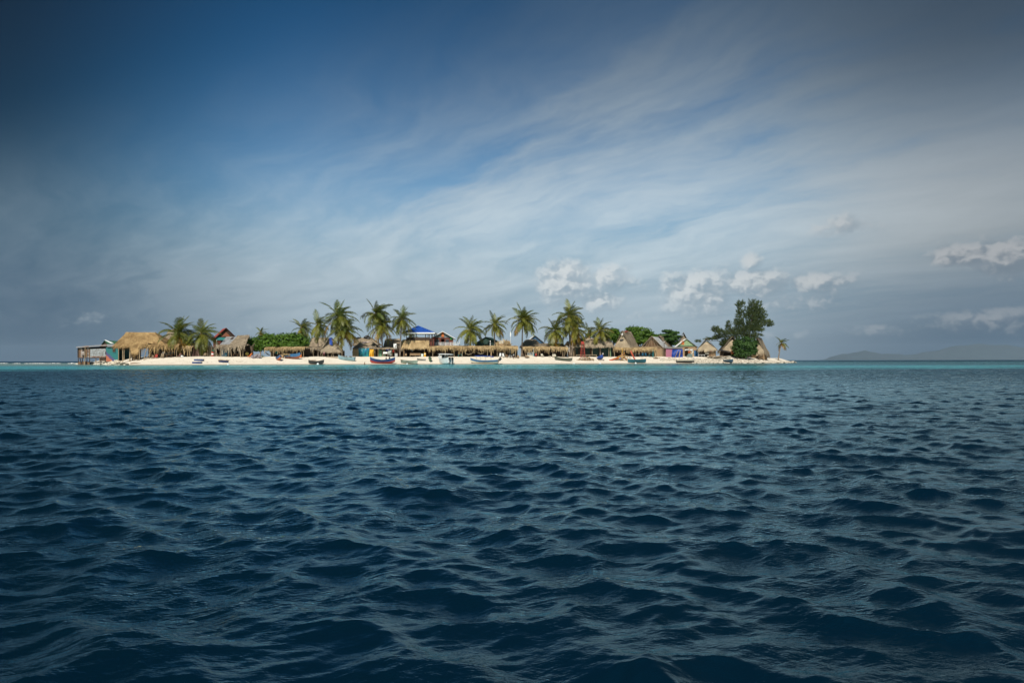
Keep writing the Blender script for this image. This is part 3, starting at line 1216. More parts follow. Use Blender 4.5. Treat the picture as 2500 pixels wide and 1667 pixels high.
def person(label, loc, rz, shirt, shorts, height=1.66, pose='stand', arm=(.25, .25), group=None, hairlen=0.0, skirt=False):
    """One continuous skinned body with head, hands and feet; hair, top and shorts are children."""
    s = height / 1.7
    root = thing('person', label, 'person', loc, group, rz=rz)
    V, E, Rr = [], [], []

    def v(p, r, link=None):
        V.append(Vector(p) * s)
        Rr.append((r[0] * s, r[1] * s) if hasattr(r, '__len__') else r * s)
        if link is not None:
            E.append((link, len(V) - 1))
        return len(V) - 1
    sit = pose == 'sit'
    hz = .46 if sit else .90
    pel = v((0, 0, hz), (.135, .10))
    wa = v((0, .01, hz + .18), (.12, .085), pel)
    ch = v((0, .0, hz + .38), (.15, .10), wa)
    ne = v((0, -.01, hz + .56), .052, ch)
    hd = v((0, -.02, hz + .66), (.075, .088), ne)
    hd2 = v((0, -.025, hz + .75), (.072, .085), hd)
    v((0, -.02, hz + .82), .03, hd2)
    nose = v((0, -.125, hz + .685), .012, hd)
    arms = []
    for sx, sw in ((-1, arm[0]), (1, arm[1])):
        sh = v((sx * .17, .0, hz + .48), .058, ch)
        el = v((sx * (.20 + .22 * abs(sw)), -.06 * sw, hz + .21 + .05 * abs(sw)), .04, sh)
        wr = v((sx * (.21 + .18 * abs(sw)), -.10 - .42 * sw, hz + .0 + .22 * abs(sw)), .028, el)
        dv = (V[wr] - V[el]).normalized() / s
        pm = v(V[wr] / s + dv * .07 * s, (.036, .02), wr)
        for k, (off, ln) in enumerate(((-.026, .065), (-.009, .078), (.009, .074), (.026, .058))):
            f1 = v(V[pm] / s + dv * ln * .6 * s + Vector((0, off, 0)), .0095, pm)
            v(V[f1] / s + dv * ln * .6 * s + Vector((-sx * .012, 0, 0)), .008, f1)
        v(V[wr] / s + dv * .06 * s + Vector((-sx * .02, -.045, 0)), .0105, wr)
        arms.append((sh, el))
    legs = []
    for sx in (-1, 1):
        hp = v((sx * .095, 0, hz - .06), .088, pel)
        if sit:
            kn = v((sx * .12, -.42, hz - .02), .06, hp)
            an = v((sx * .12, -.46, hz - .41), .04, kn)
        else:
            kn = v((sx * .105, -.03 - .05 * sx, .48), .058, hp)
            an = v((sx * .11, .02 - .06 * sx, .08), .038, kn)
        hl = v(V[an] / s + Vector((0, .03, -.045)), .032, an)
        v(V[an] / s + Vector((0, -.15, -.055)), (.04, .022), an)
        legs.append((hp, kn))
    body = bpy.data.objects.new('body', skin_mesh(V, E, Rr, 'body', SKIN))
    COL.objects.link(body)
    body.parent = root
    # hair
    mb = MB()
    c = V[hd2] + Vector((0, .012, .005)) * s
    mb.ball(c, .098 * s, 10, 6, (.93, 1.05, 1.0))
    mb.v = [p for p in mb.v]
    keep = MB()
    keep.v = mb.v
    keep.f = [f for f in mb.f if not (sum(mb.v[i][1] for i in f) / len(f) < c.y - .045 * s and sum(mb.v[i][2] for i in f) / len(f) < c.z + .025 * s)]
    if hairlen:
        keep.tube([c + Vector((0, .06, -.02)) * s, c + Vector((0, .10, -hairlen)) * s], [.07 * s, .04 * s], 7)
    part(keep, 'hair', HAIR, root, local=True, smooth=True)
    mb = MB()
    for sx in (-1, 1):
        mb.ball(V[hd] + Vector((sx * .03, -.082, .045)) * s, .011 * s, 6, 4)
        mb.ball(V[hd] + Vector((sx * .078, .01, .03)) * s, .02 * s, 6, 4, (.5, .8, 1.3))
    part(mb, 'eyes', EYE, root, local=True, smooth=True)
    mb = MB()
    mb.box(V[hd] + Vector((0, -.084, -.035)) * s, (.045 * s, .012 * s, .012 * s))
    part(mb, 'mouth', RED, root, local=True)
    # shirt and shorts follow the body a little proud of it
    if shirt:
        vs = [V[wa] - Vector((0, 0, .1)) * s, V[wa], V[ch], V[ch] + Vector((0, 0, .12)) * s]
        rr = [(.15 * s, .115 * s), (.14 * s, .105 * s), (.168 * s, .118 * s), (.09 * s, .07 * s)]
        ed = [(0, 1), (1, 2), (2, 3)]
        for sh, el in arms:
            vs += [V[sh], V[sh].lerp(V[el], .62)]
            rr += [(.07 * s, .07 * s), (.058 * s, .058 * s)]
            k = len(vs)
            ed += [(2, k - 2), (k - 2, k - 1)]
        o = bpy.data.objects.new('shirt', skin_mesh(vs, ed, rr, 'shirt', shirt))
        COL.objects.link(o)
        o.parent = root
    if shorts:
        vs = [V[pel] + Vector((0, 0, .06)) * s, V[pel]]
        rr = [(.145 * s, .108 * s), (.152 * s, .115 * s)]
        ed = [(0, 1)]
        for hp, kn in legs:
            vs += [V[hp], V[hp].lerp(V[kn], .8)]
            rr += [(.10 * s, .10 * s), (.085 * s, .085 * s)]
            k = len(vs)
            ed += [(1, k - 2), (k - 2, k - 1)]
        o = bpy.data.objects.new('skirt' if skirt else 'shorts', skin_mesh(vs, ed, rr, 'shorts', shorts))
        COL.objects.link(o)
        o.parent = root
    return root


# ------------------------------------------------------------------ island ground
def sand_material():
    m = bpy.data.materials.new('coral_sand')
    m.use_nodes = True
    g = G(m.node_tree)
    geo = g.n('ShaderNodeNewGeometry')
    P = geo.outputs['Position']
    X, Y, Z = g.xyz(P)
    n1 = g.noise(P, .35, 5, .6)
    n2 = g.noise(P, 6.0, 5, .7)
    col = g.mix(g.ss(n1, .3, .7), (0.76, 0.695, 0.585, 1), (0.69, 0.615, 0.505, 1))
    col = g.mix(g.m('MULTIPLY', g.ss(n2, .55, .8), .35), col, (0.40, 0.31, 0.22, 1))
    zz = g.m('ADD', Z, g.m('MULTIPLY', g.m('SUBTRACT', n1, .5), .25))
    wet = g.ss(zz, .30, .10)
    col = g.mix(g.m('MULTIPLY', wet, .75), col, (0.27, 0.215, 0.15, 1))
    # a line of weed left by the last high water
    wl = g.m('MULTIPLY', g.ss(g.m('ABSOLUTE', g.m('SUBTRACT', zz, .62)), .07, .01), g.ss(g.noise(P, .9, 4, .7), .52, .66))
    col = g.mix(g.m('MULTIPLY', wl, .7), col, (0.13, 0.10, 0.06, 1))
    p = g.n('ShaderNodeBsdfPrincipled')
    g.set(p.inputs['Base Color'], col)
    p.inputs['Roughness'].default_value = .95
    p.inputs['Specular IOR Level'].default_value = .15
    b = g.n('ShaderNodeBump')
    b.inputs['Strength'].default_value = .6
    b.inputs['Distance'].default_value = .12
    g.set(b.inputs['Height'], g.noise(P, 1.6, 6, .62))
    g.nt.links.new(b.outputs[0], p.inputs['Normal'])
    o = g.n('ShaderNodeOutputMaterial')
    g.nt.links.new(p.outputs[0], o.inputs[0])
    return m


def build_ground():
    xs = np.arange(TIP_L - 14, TIP_R + 18, .55)
    ts = np.concatenate([np.arange(-14, 16, .45), np.arange(16, 74, 3)])
    XX, TT = np.meshgrid(xs, ts)
    YY = shore(XX) + TT
    ZZ = ground_z(XX, YY)
    me = grid_mesh('beach', np.stack([XX, YY, ZZ], -1).reshape(-1, 3), len(ts), len(xs))
    me.materials.append(sand_material())
    o = bpy.data.objects.new('beach', me)
    o['kind'] = 'structure'
    o['label'] = 'pale coral sand beach sloping down to the turquoise water'
    COL.objects.link(o)


build_ground()

# ------------------------------------------------------------------ buildings
def building(name, label, cat, x, Y, group=None):
    return thing(name, label, cat, GP(x, Y), group)


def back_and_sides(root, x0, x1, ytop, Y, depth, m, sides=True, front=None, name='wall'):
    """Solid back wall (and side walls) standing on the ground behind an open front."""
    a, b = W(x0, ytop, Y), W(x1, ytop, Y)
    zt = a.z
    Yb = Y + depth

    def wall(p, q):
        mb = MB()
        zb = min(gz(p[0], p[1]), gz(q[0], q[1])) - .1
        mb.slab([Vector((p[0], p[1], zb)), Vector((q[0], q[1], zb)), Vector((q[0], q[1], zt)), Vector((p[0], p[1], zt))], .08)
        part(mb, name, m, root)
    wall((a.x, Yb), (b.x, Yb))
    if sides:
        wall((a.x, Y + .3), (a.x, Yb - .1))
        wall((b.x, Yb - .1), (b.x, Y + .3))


def canopy(root, x0, x1, ytop, ylow, Y, depth, m, posts, r=.075, dens=15, hang=.6, rise=.35, back=None, post_m=None, beams=True, wavy=.26):
    """Flat shade roof of palm leaf on poles with a shaggy hanging front edge."""
    n = max(1, int((x1 - x0) / 22))
    mb = MB()
    hl = max(.25, (ylow - ytop) * Y / F - .30)
    planes = []
    for i in range(n):
        xa, xb = x0 + (x1 - x0) * i / n, x0 + (x1 - x0) * (i + 1) / n
        j0, j1 = RT.uniform(-wavy, wavy), RT.uniform(-wavy, wavy)
        a, b = W(xa, ytop + 2.5, Y), W(xb, ytop + 2.5, Y)
        c, d = b + Vector((0, depth, rise)), a + Vector((0, depth, rise))
        planes.append((a + Vector((0, 0, j0)), b + Vector((0, 0, j1)), c, d))
    thatch_planes(mb, planes, dens=dens, length=1.0, hang=hl, thick=.28, ragged=.3)
    part(mb, 'thatch', m, root, kind='stuff')
    for px in posts:
        post_to_ground(root, px, ytop + 4, Y + .25, r, m=post_m)
        post_to_ground(root, px + .5, ytop + 4, Y + depth - .2, r, m=post_m)
    if beams:
        mb = MB()
        mb.tube([W(x0, ytop + 5, Y + .25), W((x0 + x1) / 2, ytop + 5.3, Y + .25), W(x1, ytop + 5, Y + .25)], .06, 5)
        part(mb, 'beam', WOOD, root)
    if back:
        back_and_sides(root, x0, x1, ytop + 3, Y, depth, back, sides=False)  # dark backing added so the space under the roof looks shaded


def yaw_pts(loc, yaw):
    c, s = math.cos(yaw), math.sin(yaw)

    def f(x, y, z):
        return Vector((loc[0] + x * c - y * s, loc[1] + x * s + y * c, loc[2] + z))
    return f


def gable_hut(root, loc, yaw, w, l, he, hr, roof_m, wall_m, over=.5, gable='thatch', gable_m=None, door=None, front=True, thatch=True, hang=.45, nsheets=5,
              skirt=0.0, posts=True):
    """Gable-ended hut; local x runs across the gable, y goes back from the front, z up."""
    f = yaw_pts(loc, yaw)
    h2 = w / 2
    k = (hr - he) / h2
    eo = over
    A = [(-h2 - eo, -over, he - k * eo), (-h2 - eo, l + over, he - k * eo), (0, l + over, hr), (0, -over, hr)]
    Bp = [(h2 + eo, l + over, he - k * eo), (h2 + eo, -over, he - k * eo), (0, -over, hr), (0, l + over, hr)]
    for q in (A, Bp):
        q = [f(*p) for p in q]
        if thatch:
            mb = MB()
            thatch_planes(mb, [q], hang=hang, dens=14)
            part(mb, 'roof_slope', roof_m, root, kind='stuff')
        else:
            tin_roof(root, q, nsheets, roof_m, 'roof_sheet')
    if thatch:
        mb = MB()
        for i in range(int(l * 14)):
            y = RT.uniform(-over, l + over)
            s = RT.choice((-1, 1))
            p = (0, y, hr + .12)
            q = (s * RT.uniform(.3, .7), y + RT.uniform(-.2, .2), hr + .1 - RT.uniform(.3, .7) * k)
            d = .09
            mb.add([f(p[0], p[1] - d, p[2]), f(p[0], p[1] + d, p[2]), f(q[0], q[1] + d, q[2]), f(q[0], q[1] - d, q[2])], [(0, 1, 2, 3)])
        part(mb, 'ridge_cap', roof_m, root, kind='stuff')
    # gables
    for y, sgn in ((0.0, 1), (l, -1)):
        if gable == 'open' and sgn > 0:
            continue
        mb = MB()
        if gable == 'thatch':
            thatch_planes(mb, [(f(-h2 - eo * .3, y - sgn * (.55 + skirt), he - .3), f(h2 + eo * .3, y - sgn * (.55 + skirt), he - .3), f(.05, y + sgn * .5, hr - .9), f(-.05, y + sgn * .5, hr - .9))],
                          hang=hang, dens=16)
            part(mb, 'gable_thatch', gable_m or roof_m, root, kind='stuff')
        else:
            n = 7 if sgn > 0 else 1
            for i in range(n):
                xa, xb = -h2 + w * i / n + .01, -h2 + w * (i + 1) / n - .01
                za, zb = hr - k * abs(xa) - .05, hr - k * abs(xb) - .05
                pts = [f(xa, y, he), f(xb, y, he), f(xb, y, max(zb, he + .01)), f(xa, y, max(za, he + .01))]
                if xa < 0 < xb:
                    pts.insert(3, f(0, y, hr - .05))
                mb = MB()
                mb.slab(pts, .05 * sgn)
                part(mb, 'gable_board', gable_m or wall_m, root)
    # walls
    for (xa, ya, xb, yb) in ((-h2, .1, -h2, l - .1), (h2, l - .1, h2, .1), (h2 - .1, l, -h2 + .1, l)):
        mb = MB()
        mb.slab([f(xa, ya, -.4), f(xb, yb, -.4), f(xb, yb, he), f(xa, ya, he)], .06)
        part(mb, 'wall', wall_m, root)
    if front:
        d0, d1 = door or (-.45, .45)
        for xa, xb in ((-h2 + .05, d0), (d1, h2 - .05)):
            if xb - xa < .1:
                continue
            mb = MB()
            mb.slab([f(xa, .02, -.4), f(xb, .02, -.4), f(xb, .02, he), f(xa, .02, he)], .06)
            part(mb, 'front_wall', wall_m, root)
        mb = MB()
        mb.slab([f(d0, .02, he - .35), f(d1, .02, he - .35), f(d1, .02, he), f(d0, .02, he)], .06)
        part(mb, 'door_lintel', wall_m, root)
    if posts:
        for x in (-h2, h2):
            mb = MB()
            mb.tube([f(x, -.06, -.5), f(x, -.06, he + .1)], .09, 6)
            part(mb, 'post', WOOD, root)
    return f


PALE_GABLE = mat('pale_gable_thatch', (0.50, 0.40, 0.27), (0.24, 0.185, 0.125), .6, .95, island=.45, detail=6)

# --- 1 shack of boards and tin on stilts at the left end
Y0 = 205
r = building('stilt_shack', 'low shack of dark boards and grey tin standing on stilts over the water', 'shack', 222, Y0)
tin_roof(r, [(186, 849.2, Y0 - .6), (275, 843.2, Y0 - .6), (278, 839.5, Y0 + 5.5), (188, 845.8, Y0 + 5.5)], 6, TIN, 'roof_sheet', TIN_RUST)
bx = [190, 193.5, 197, 201, 205, 209, 213, 216.5, 219.5]
for i in range(8):
    panel(r, [(bx[i] + .15, 873.5 - RT.uniform(0, 1.5), Y0), (bx[i + 1] - .15, 873.5 - RT.uniform(0, 1.5), Y0), (bx[i + 1] - .15, 850 - (bx[i] - 190) * .06, Y0), (bx[i] + .15, 850 - (bx[i] - 190) * .06, Y0)],
          (WOOD_DARK, WOOD_BROWN, TIN_RUST, WOOD_BROWN)[i % 4 if i != 3 else 0], 'wall_board')
panel(r, [(198, 866, Y0 - .12), (206, 866, Y0 - .12), (206, 858, Y0 - .12), (198, 858, Y0 - .12)], TIN_RUST, 'window_shutter', label='rust brown shutter')
for i in range(6):
    ya, yb = 873 - i * 3.6, 873 - (i + 1) * 3.6 + .12
    x_end = 258.5 - (1.5 if i in (2, 3) else 0)
    a, b, c, d = W(219.8, ya, Y0), W(x_end, ya - .5, Y0), W(x_end, max(yb - .5, 848), Y0), W(219.8, yb, Y0)
    q = [b, c, d, a]
    part(corrugated(q, 3, .03), 'tin_cladding', TIN_RUST if i in (0, 1) and i % 2 == 0 else TIN, r)
panel(r, [(190, 872, Y0 + 5), (258, 872, Y0 + 5), (258, 846, Y0 + 5), (190, 848, Y0 + 5)], WOOD_DARK, 'back_wall')
panel(r, [(190, 873, Y0 + .1), (190, 873, Y0 + 4.9), (190, 849, Y0 + 4.9), (190, 850, Y0 + .1)], WOOD_DARK, 'side_wall')
panel(r, [(258.6, 873, Y0 + 4.9), (258.6, 873, Y0 + .1), (258.6, 846, Y0 + .1), (258.6, 846, Y0 + 4.9)], WOOD_DARK, 'side_wall')
panel(r, [(190, 874, Y0), (258, 874, Y0), (258, 873.6, Y0 + 5), (190, 873.6, Y0 + 5)], WOOD_DARK, 'floor', .12)
for px in (191, 196, 201, 212, 219, 234, 246, 257):
    for dY in (.2, 4.7):
        mb = MB()
        t = W(px, 873.5, Y0 + dY)
        mb.tube([t, Vector((t.x + RT.uniform(-.2, .2), t.y, -1.2))], .10, 6)
        part(mb, 'stilt', WOOD if px in (234,) else WOOD_DARK, r)
for i in range(5):
    xa = 191 + i * 5.6
    panel(r, [(xa, 891, Y0 - .3), (xa + 5.3, 891, Y0 - .3), (xa + 5.3, 882 + RT.uniform(-1, 3), Y0 - .3), (xa, 882 + RT.uniform(-1, 3), Y0 - .3)], WOOD_DARK if i % 2 else WOOD_BROWN, 'skirting_board')
mb = MB()
t0, t1 = W(206.5, 891, Y0 - 1.0), W(208, 845, Y0 - 1.0)
solo_c = Vector((t0.x, t0.y, -.5))
mb.tube([(0, 0, 0), t1.lerp(solo_c, .5) - solo_c, t1 - solo_c], [.13, .11, .09], 7)
solo(mb, 'mooring_pole', WOOD, 'pale leaning pole standing in the water before the stilt shack', 'pole', solo_c)

# --- 2 gabled house behind it
f0 = GP(258, 216)
f0.z = 0.4
r = thing('gabled_house', 'dark gabled house with green roof and white barge board behind the stilt shack', 'house', f0)
gable_hut(r, f0, R(-24), 5.6, 8.5, 4.6, 7.1, GREEN, WOOD_DARK, over=.35, gable='boards', gable_m=WOOD_DARK, thatch=False, door=(-.4, .4), nsheets=6)
panel(r, [(255, 830, 213.6), (258, 829.6, 213.6), (278, 837.5, 213.4), (271, 838.2, 213.4)], WHITE, 'barge_board', .1)

# --- 3 turquoise hut with a red mural
Y0 = 201
r = building('mural_hut', 'turquoise beach hut wall painted with a red and purple mural', 'hut', 274, Y0)


def mural_mat():
    m = bpy.data.materials.new('painted_mural')
    m.use_nodes = True
    g = G(m.node_tree)
    tc = g.n('ShaderNodeTexCoord')
    x, y, z = g.xyz(tc.outputs['Object'])
    n = g.noise(tc.outputs['Object'], 1.2, 4, .6, 1.0)
    diag = g.m('ADD', g.m('ADD', z, g.m('MULTIPLY', x, .95)), g.m('MULTIPLY', g.m('SUBTRACT', n, .5), 1.1))
    w = g.n('ShaderNodeTexWave', wave_type='RINGS')
    g.set(w.inputs['Vector'], tc.outputs['Object'])
    w.inputs['Scale'].default_value = .9
    w.inputs['Distortion'].default_value = 6
    redc = g.mix(g.ss(w.outputs['Fac'], .4, .6), (0.42, 0.05, 0.035, 1), (0.36, 0.19, 0.09, 1))
    purp = g.mix(g.ss(w.outputs['Fac'], .4, .6), (0.10, 0.05, 0.12, 1), (0.04, 0.08, 0.2, 1))
    c = g.mix(g.ss(diag, .5, .7), redc, purp)
    c = g.mix(g.ss(diag, 1.5, 1.7), c, (0.014, 0.135, 0.135, 1))
    c = g.mix(g.ss(z, .45, .3), c, (0.22, 0.15, 0.09, 1))
    p = g.n('ShaderNodeBsdfPrincipled')
    g.set(p.inputs['Base Color'], c)
    p.inputs['Roughness'].default_value = .7
    o = g.n('ShaderNodeOutputMaterial')
    g.nt.links.new(p.outputs[0], o.inputs[0])
    return m


MURAL = mural_mat()
panel(r, [(259, 883, Y0), (290, 883, Y0), (290, 846, Y0), (259, 847.5, Y0)], MURAL, 'painted_wall', .1)
panel(r, [(275, 859.8, Y0 - .13), (281.5, 859.8, Y0 - .13), (281.5, 850, Y0 - .13), (275, 850, Y0 - .13)], WOOD_DARK, 'window')
panel(r, [(274.5, 861, Y0 - .16), (282, 861, Y0 - .16), (282, 859.9, Y0 - .16), (274.5, 859.9, Y0 - .16)], TEAL, 'window_sill')
panel(r, [(290.2, 883, Y0 + .1), (290.2, 881, Y0 + 4), (290.2, 847, Y0 + 4), (290.2, 846, Y0 + .1)], WOOD_DARK, 'side_wall')
tin_roof(r, [(262, 846.5, Y0 - .5), (318, 844.5, Y0 - .5), (318, 840.5, Y0 + 4.5), (264, 842, Y0 + 4.5)], 5, TIN, 'roof_sheet', TIN_RUST)
panel(r, [(290, 880, Y0 + 4), (320, 880, Y0 + 4), (320, 844, Y0 + 4), (290, 844, Y0 + 4)], mat('dark_teal_boards', (0.012, 0.07, 0.075), (0.008, 0.035, 0.04), 3), 'back_wall')
for px in (289.5, 303):
    post_to_ground(r, px, 844.5, Y0 - .4, .10)

# --- 4 big golden thatched hall
Y0 = 187
r = building('thatched_hall', 'large open hall with a steep golden thatched hip roof near the left end', 'hut', 345, Y0)
mb = MB()
thatch_planes(mb, hip_planes(279, 402, 843, 311, 377, 812, Y0, 9.0), dens=22, length=1.1, hang=.5, thick=.24)
part(mb, 'thatch_roof', THATCH_NEW, r, kind='stuff')
mb = MB()
a, b = W(309, 810.5, Y0 + 4.5), W(379, 812, Y0 + 4.5)
for _ in range(260):
    p = a.lerp(b, RT.random())
    s = RT.choice((-1, 1))
    d = Vector((.1, 0, 0))
    q = p + Vector((RT.uniform(-.25, .25), s * RT.uniform(.3, .8), -RT.uniform(.3, .9)))
    mb.add([p - d, p + d, q + d * .5, q - d * .5], [(0, 1, 2, 3)])
part(mb, 'ridge_cap', THATCH_NEW, r, kind='stuff')
for px in (317, 341, 366, 390):
    post_to_ground(r, px, 845, Y0 + .5, .15 if px == 317 else .10)
for px in (300, 341, 366, 396):
    post_to_ground(r, px, 845, Y0 + 8.2, .12)
back_and_sides(r, 322, 400, 846, Y0 + .2, 8.5, WOOD_DARK, sides=False)
panel(r, [(322, 880, Y0 + 4), (344, 880, Y0 + 4), (344, 846, Y0 + 4), (322, 846, Y0 + 4)], WOOD_DARK, 'inner_wall')
# drooping corner frond bundle
mb = MB()
thatch_planes(mb, [(W(320, 856, Y0 - 1.2), W(338, 857, Y0 - 1.2), W(345, 842, Y0 + .3), W(316, 842, Y0 + .3))], dens=34, hang=1.0, ragged=.6)
part(mb, 'drooping_thatch', THATCH_NEW, r, kind='stuff')

# --- 5 canopies along the front on the left
r = building('shade_shelter', 'golden palm leaf shade roof running right from the big thatched hall', 'shelter', 388, 184, 'palm leaf shade shelters')
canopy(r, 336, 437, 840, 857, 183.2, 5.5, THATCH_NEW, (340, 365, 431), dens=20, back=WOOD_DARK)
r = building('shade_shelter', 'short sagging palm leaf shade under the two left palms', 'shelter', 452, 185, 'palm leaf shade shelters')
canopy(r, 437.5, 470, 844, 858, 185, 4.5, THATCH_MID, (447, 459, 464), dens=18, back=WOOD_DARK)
r = building('pole_pergola', 'bare pole pergola between the lookout ladder and the red barrel', 'pergola', 500, 188)
for px in (468, 489, 507, 516):
    post_to_ground(r, px, 845, 188, .07)
    post_to_ground(r, px, 845, 192, .07)
for a, b, Yq in ((466, 540, 188), (466, 540, 192)):
    mb = MB()
    mb.tube([W(a, 845, Yq), W(b, 845, Yq)], .06, 5)
    part(mb, 'beam', WOOD, r)
for px in range(470, 540, 8):
    mb = MB()
    mb.tube([W(px, 844.4, 187.8), W(px, 844.6, 192.4)], .04, 4)
    part(mb, 'rafter', WOOD, r)
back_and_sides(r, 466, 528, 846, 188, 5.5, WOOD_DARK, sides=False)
panel(r, [(508, 872, 190), (529, 872, 190), (529, 847, 190), (508, 847, 190)], THATCH_OLD, 'thatch_screen')

# --- 6 steep grey thatched roof behind
f0 = GP(420, 204)
r = thing('thatched_hut', 'steep grey thatched roof rising behind the leftmost palm', 'hut', f0, 'thatched huts')
mb = MB()
thatch_planes(mb, hip_planes(394, 446, 843, 414, 428, 804, 201, 7), dens=18, hang=.4)
part(mb, 'thatch_roof', THATCH_OLD, r, kind='stuff')
back_and_sides(r, 398, 442, 844, 201.4, 6, WOOD_BROWN)
panel(r, [(398, 872, 201.4), (442, 872, 201.4), (442, 844, 201.4), (398, 844, 201.4)], WOOD_BROWN, 'front_wall')


def lamp(label, x, ytop, Y, m=WHITE, r=.06, ball=.24, group='lamp posts'):
    base = GP(x, Y)
    root = thing('lamp_post', label, 'lamp post', base, group)
    t = W(x, ytop, Y) - base
    mb = MB()
    mb.tube([(0, 0, -.1), (0, 0, t.z)], r, 7)
    part(mb, 'pole', WOOD if m is None else m, root, local=True)
    mb = MB()
    mb.ball((0, 0, t.z + ball * .8), ball, 10, 7)
    part(mb, 'lamp_globe', WHITE, root, local=True, smooth=True)
    mb = MB()
    mb.tube([(0, 0, t.z - .12), (0, 0, t.z + .02)], ball * .6, 8)
    part(mb, 'collar', GREY, root, local=True)


lamp('white globe lamp on a pole right of the big golden thatch', 389, 824, 199)

# --- 7 house with the red ribbed roof
Yh = 206
f0 = W(551, 871, Yh)
f0.z = gz(f0.x, f0.y)
r = thing('red_roof_house', 'two storey house with a faded red ribbed roof behind the left palms', 'house', f0)
f = gable_hut(r, f0 + Vector((.1, 0, 0)), R(30), 5.6, 6.5, 6.0, 8.8, REDROOF, REDBROWN, over=.55, gable='boards', gable_m=WOOD_DARK, thatch=False, door=(-1.4, 1.4), nsheets=7)
mb = MB()
mb.slab([f(-1.35, -.12, 6.15), f(1.35, -.12, 6.15), f(0, -.12, 7.6)], .05)
part(mb, 'gable_panel', paint('terracotta_paint', (0.30, 0.10, 0.05)), r)
mb = MB()
mb.slab([f(-2.75, -.18, 5.1), f(2.75, -.18, 5.1), f(2.75, -.18, 5.95), f(-2.75, -.18, 5.95)], .08)
part(mb, 'fascia_band', TURQ, r)
mb = MB()
mb.slab([f(-2.9, -1.5, 2.7), f(2.9, -1.5, 2.7), f(2.9, 0, 2.7), f(-2.9, 0, 2.7)], .12)
part(mb, 'balcony_floor', WHITE, r)
for x in (-2.7, -.9, .9, 2.7):
    mb = MB()
    mb.tube([f(x, -1.4, -.4), f(x, -1.4, 5.1)], .08, 6)
    part(mb, 'balcony_post', WHITE, r)

# --- 8 shop with tin and thatch lean-to
r = building('lean_to_shop', 'beach shop with a pale tin lean-to roof beside grey thatch', 'hut', 565, 189)
tin_roof(r, [(535, 843, 188.5), (562, 843, 188.5), (582, 822, 196), (553, 822, 196)], 5, TIN, 'tin_sheet')
panel(r, [(561, 828.5, 193.4), (567, 828.5, 193.4), (573, 822.8, 195.4), (567, 822.8, 195.4)], WOOD_DARK, 'dark_sheet', .04)
mb = MB()
thatch_planes(mb, [(W(560, 843, 188.6), W(600, 842, 188.6), W(609, 818, 195.5), W(581, 819, 195.5)), (W(609, 843, 202), W(580, 843, 202), W(581, 819, 195.5), W(609, 818, 195.5))], dens=18, hang=.4)
part(mb, 'thatch_roof', THATCH_OLD, r, kind='stuff')
back_and_sides(r, 530, 600, 845, 189, 5.5, WOOD_DARK, sides=False)
panel(r, [(541, 872, 191), (561, 872, 191), (561, 846, 191), (541, 846, 191)], paint('slate_blue_wall', (0.10, 0.15, 0.19)), 'inner_wall')
r = building('shade_shelter', 'ragged grey palm leaf awning on forked poles before the lean-to shop', 'shelter', 565, 187, 'palm leaf shade shelters')
canopy(r, 529, 598, 842, 858, 186.6, 3.5, THATCH_OLD, (539, 558, 586, 593), dens=18)
for xa, xb in ((566, 562), (588, 585)):
    post_to_ground(r, xb, 846, 186.2, .09, xb=xa)

# --- 9 shelter under the sea grape
r = building('shade_shelter', 'long palm leaf shade roof in front of the big round leaf bush', 'shelter', 695, 192, 'palm leaf shade shelters')
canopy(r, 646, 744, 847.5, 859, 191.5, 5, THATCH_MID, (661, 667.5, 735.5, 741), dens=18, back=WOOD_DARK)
hammock('dark slack hammock at the left end of the long bush shelter', W(646, 857, 192.5), W(662, 866, 192.5), .5, mat('dark_hammock_cloth', (0.12, 0.11, 0.10)), group='hammocks under the thatch')

# --- 10 hut behind palms
r = building('thatched_hut', 'wide grey thatched roof behind the palm with the white sign', 'hut', 775, 206, 'thatched huts')
mb = MB()
thatch_planes(mb, hip_planes(752, 812, 847, 762, 800, 824, 205, 7), dens=16, hang=.35)
part(mb, 'thatch_roof', THATCH_OLD, r, kind='stuff')
back_and_sides(r, 755, 815, 848, 205.4, 6, WOOD_DARK)
r = building('shade_shelter', 'low straw awning behind the palm with the white sign', 'shelter', 765, 198, 'palm leaf shade shelters')
canopy(r, 745, 785, 847, 858, 198, 4, THATCH_OLD, (748, 765, 783), back=WOOD_DARK)

# --- 11 tent shaped thatch with a blue tarpaulin on its peak
Yt = 196
r = building('thatched_hut', 'tent shaped thatched kiosk with a blue tarpaulin hung over its peak', 'kiosk', 808, Yt, 'thatched huts')
mb = MB()
thatch_planes(mb, [(W(783, 856, Yt), W(832, 856, Yt), W(826, 841, Yt + 2), W(791, 841, Yt + 2)),
                   (W(791, 841, Yt + 2.2), W(826, 841, Yt + 2.2), W(808.5, 824, Yt + 2.2), W(806, 824, Yt + 2.2)),
                   (W(832, 856, Yt), W(836, 852, Yt + 5), W(809, 824, Yt + 3), W(808, 824, Yt + 2)),
                   (W(783, 856, Yt + 5), W(783, 856, Yt), W(807, 824, Yt + 2), W(806, 824, Yt + 3))], dens=20, hang=.45)
part(mb, 'thatch_roof', THATCH_OLD, r, kind='stuff')
for px in (787, 801, 809, 813.5, 828):
    post_to_ground(r, px, 852, Yt + .4, .08)
back_and_sides(r, 785, 832, 856, Yt, 4.5, WOOD_DARK, sides=False)
mb = MB()
vs = [W(803, 826, Yt + 1.4), W(806, 824.5, Yt + 1.5), W(810.5, 825, Yt + 1.4), W(811.5, 834, Yt + 1.3), W(812, 842, Yt + 1.1), W(807.5, 842.6, Yt + 1.1), W(804, 839, Yt + 1.2), W(804.5, 832, Yt + 1.4)]
mb.slab(vs, .03)
c = vs[0].copy()
mb.v = [tuple(Vector(p) - c) for p in mb.v]
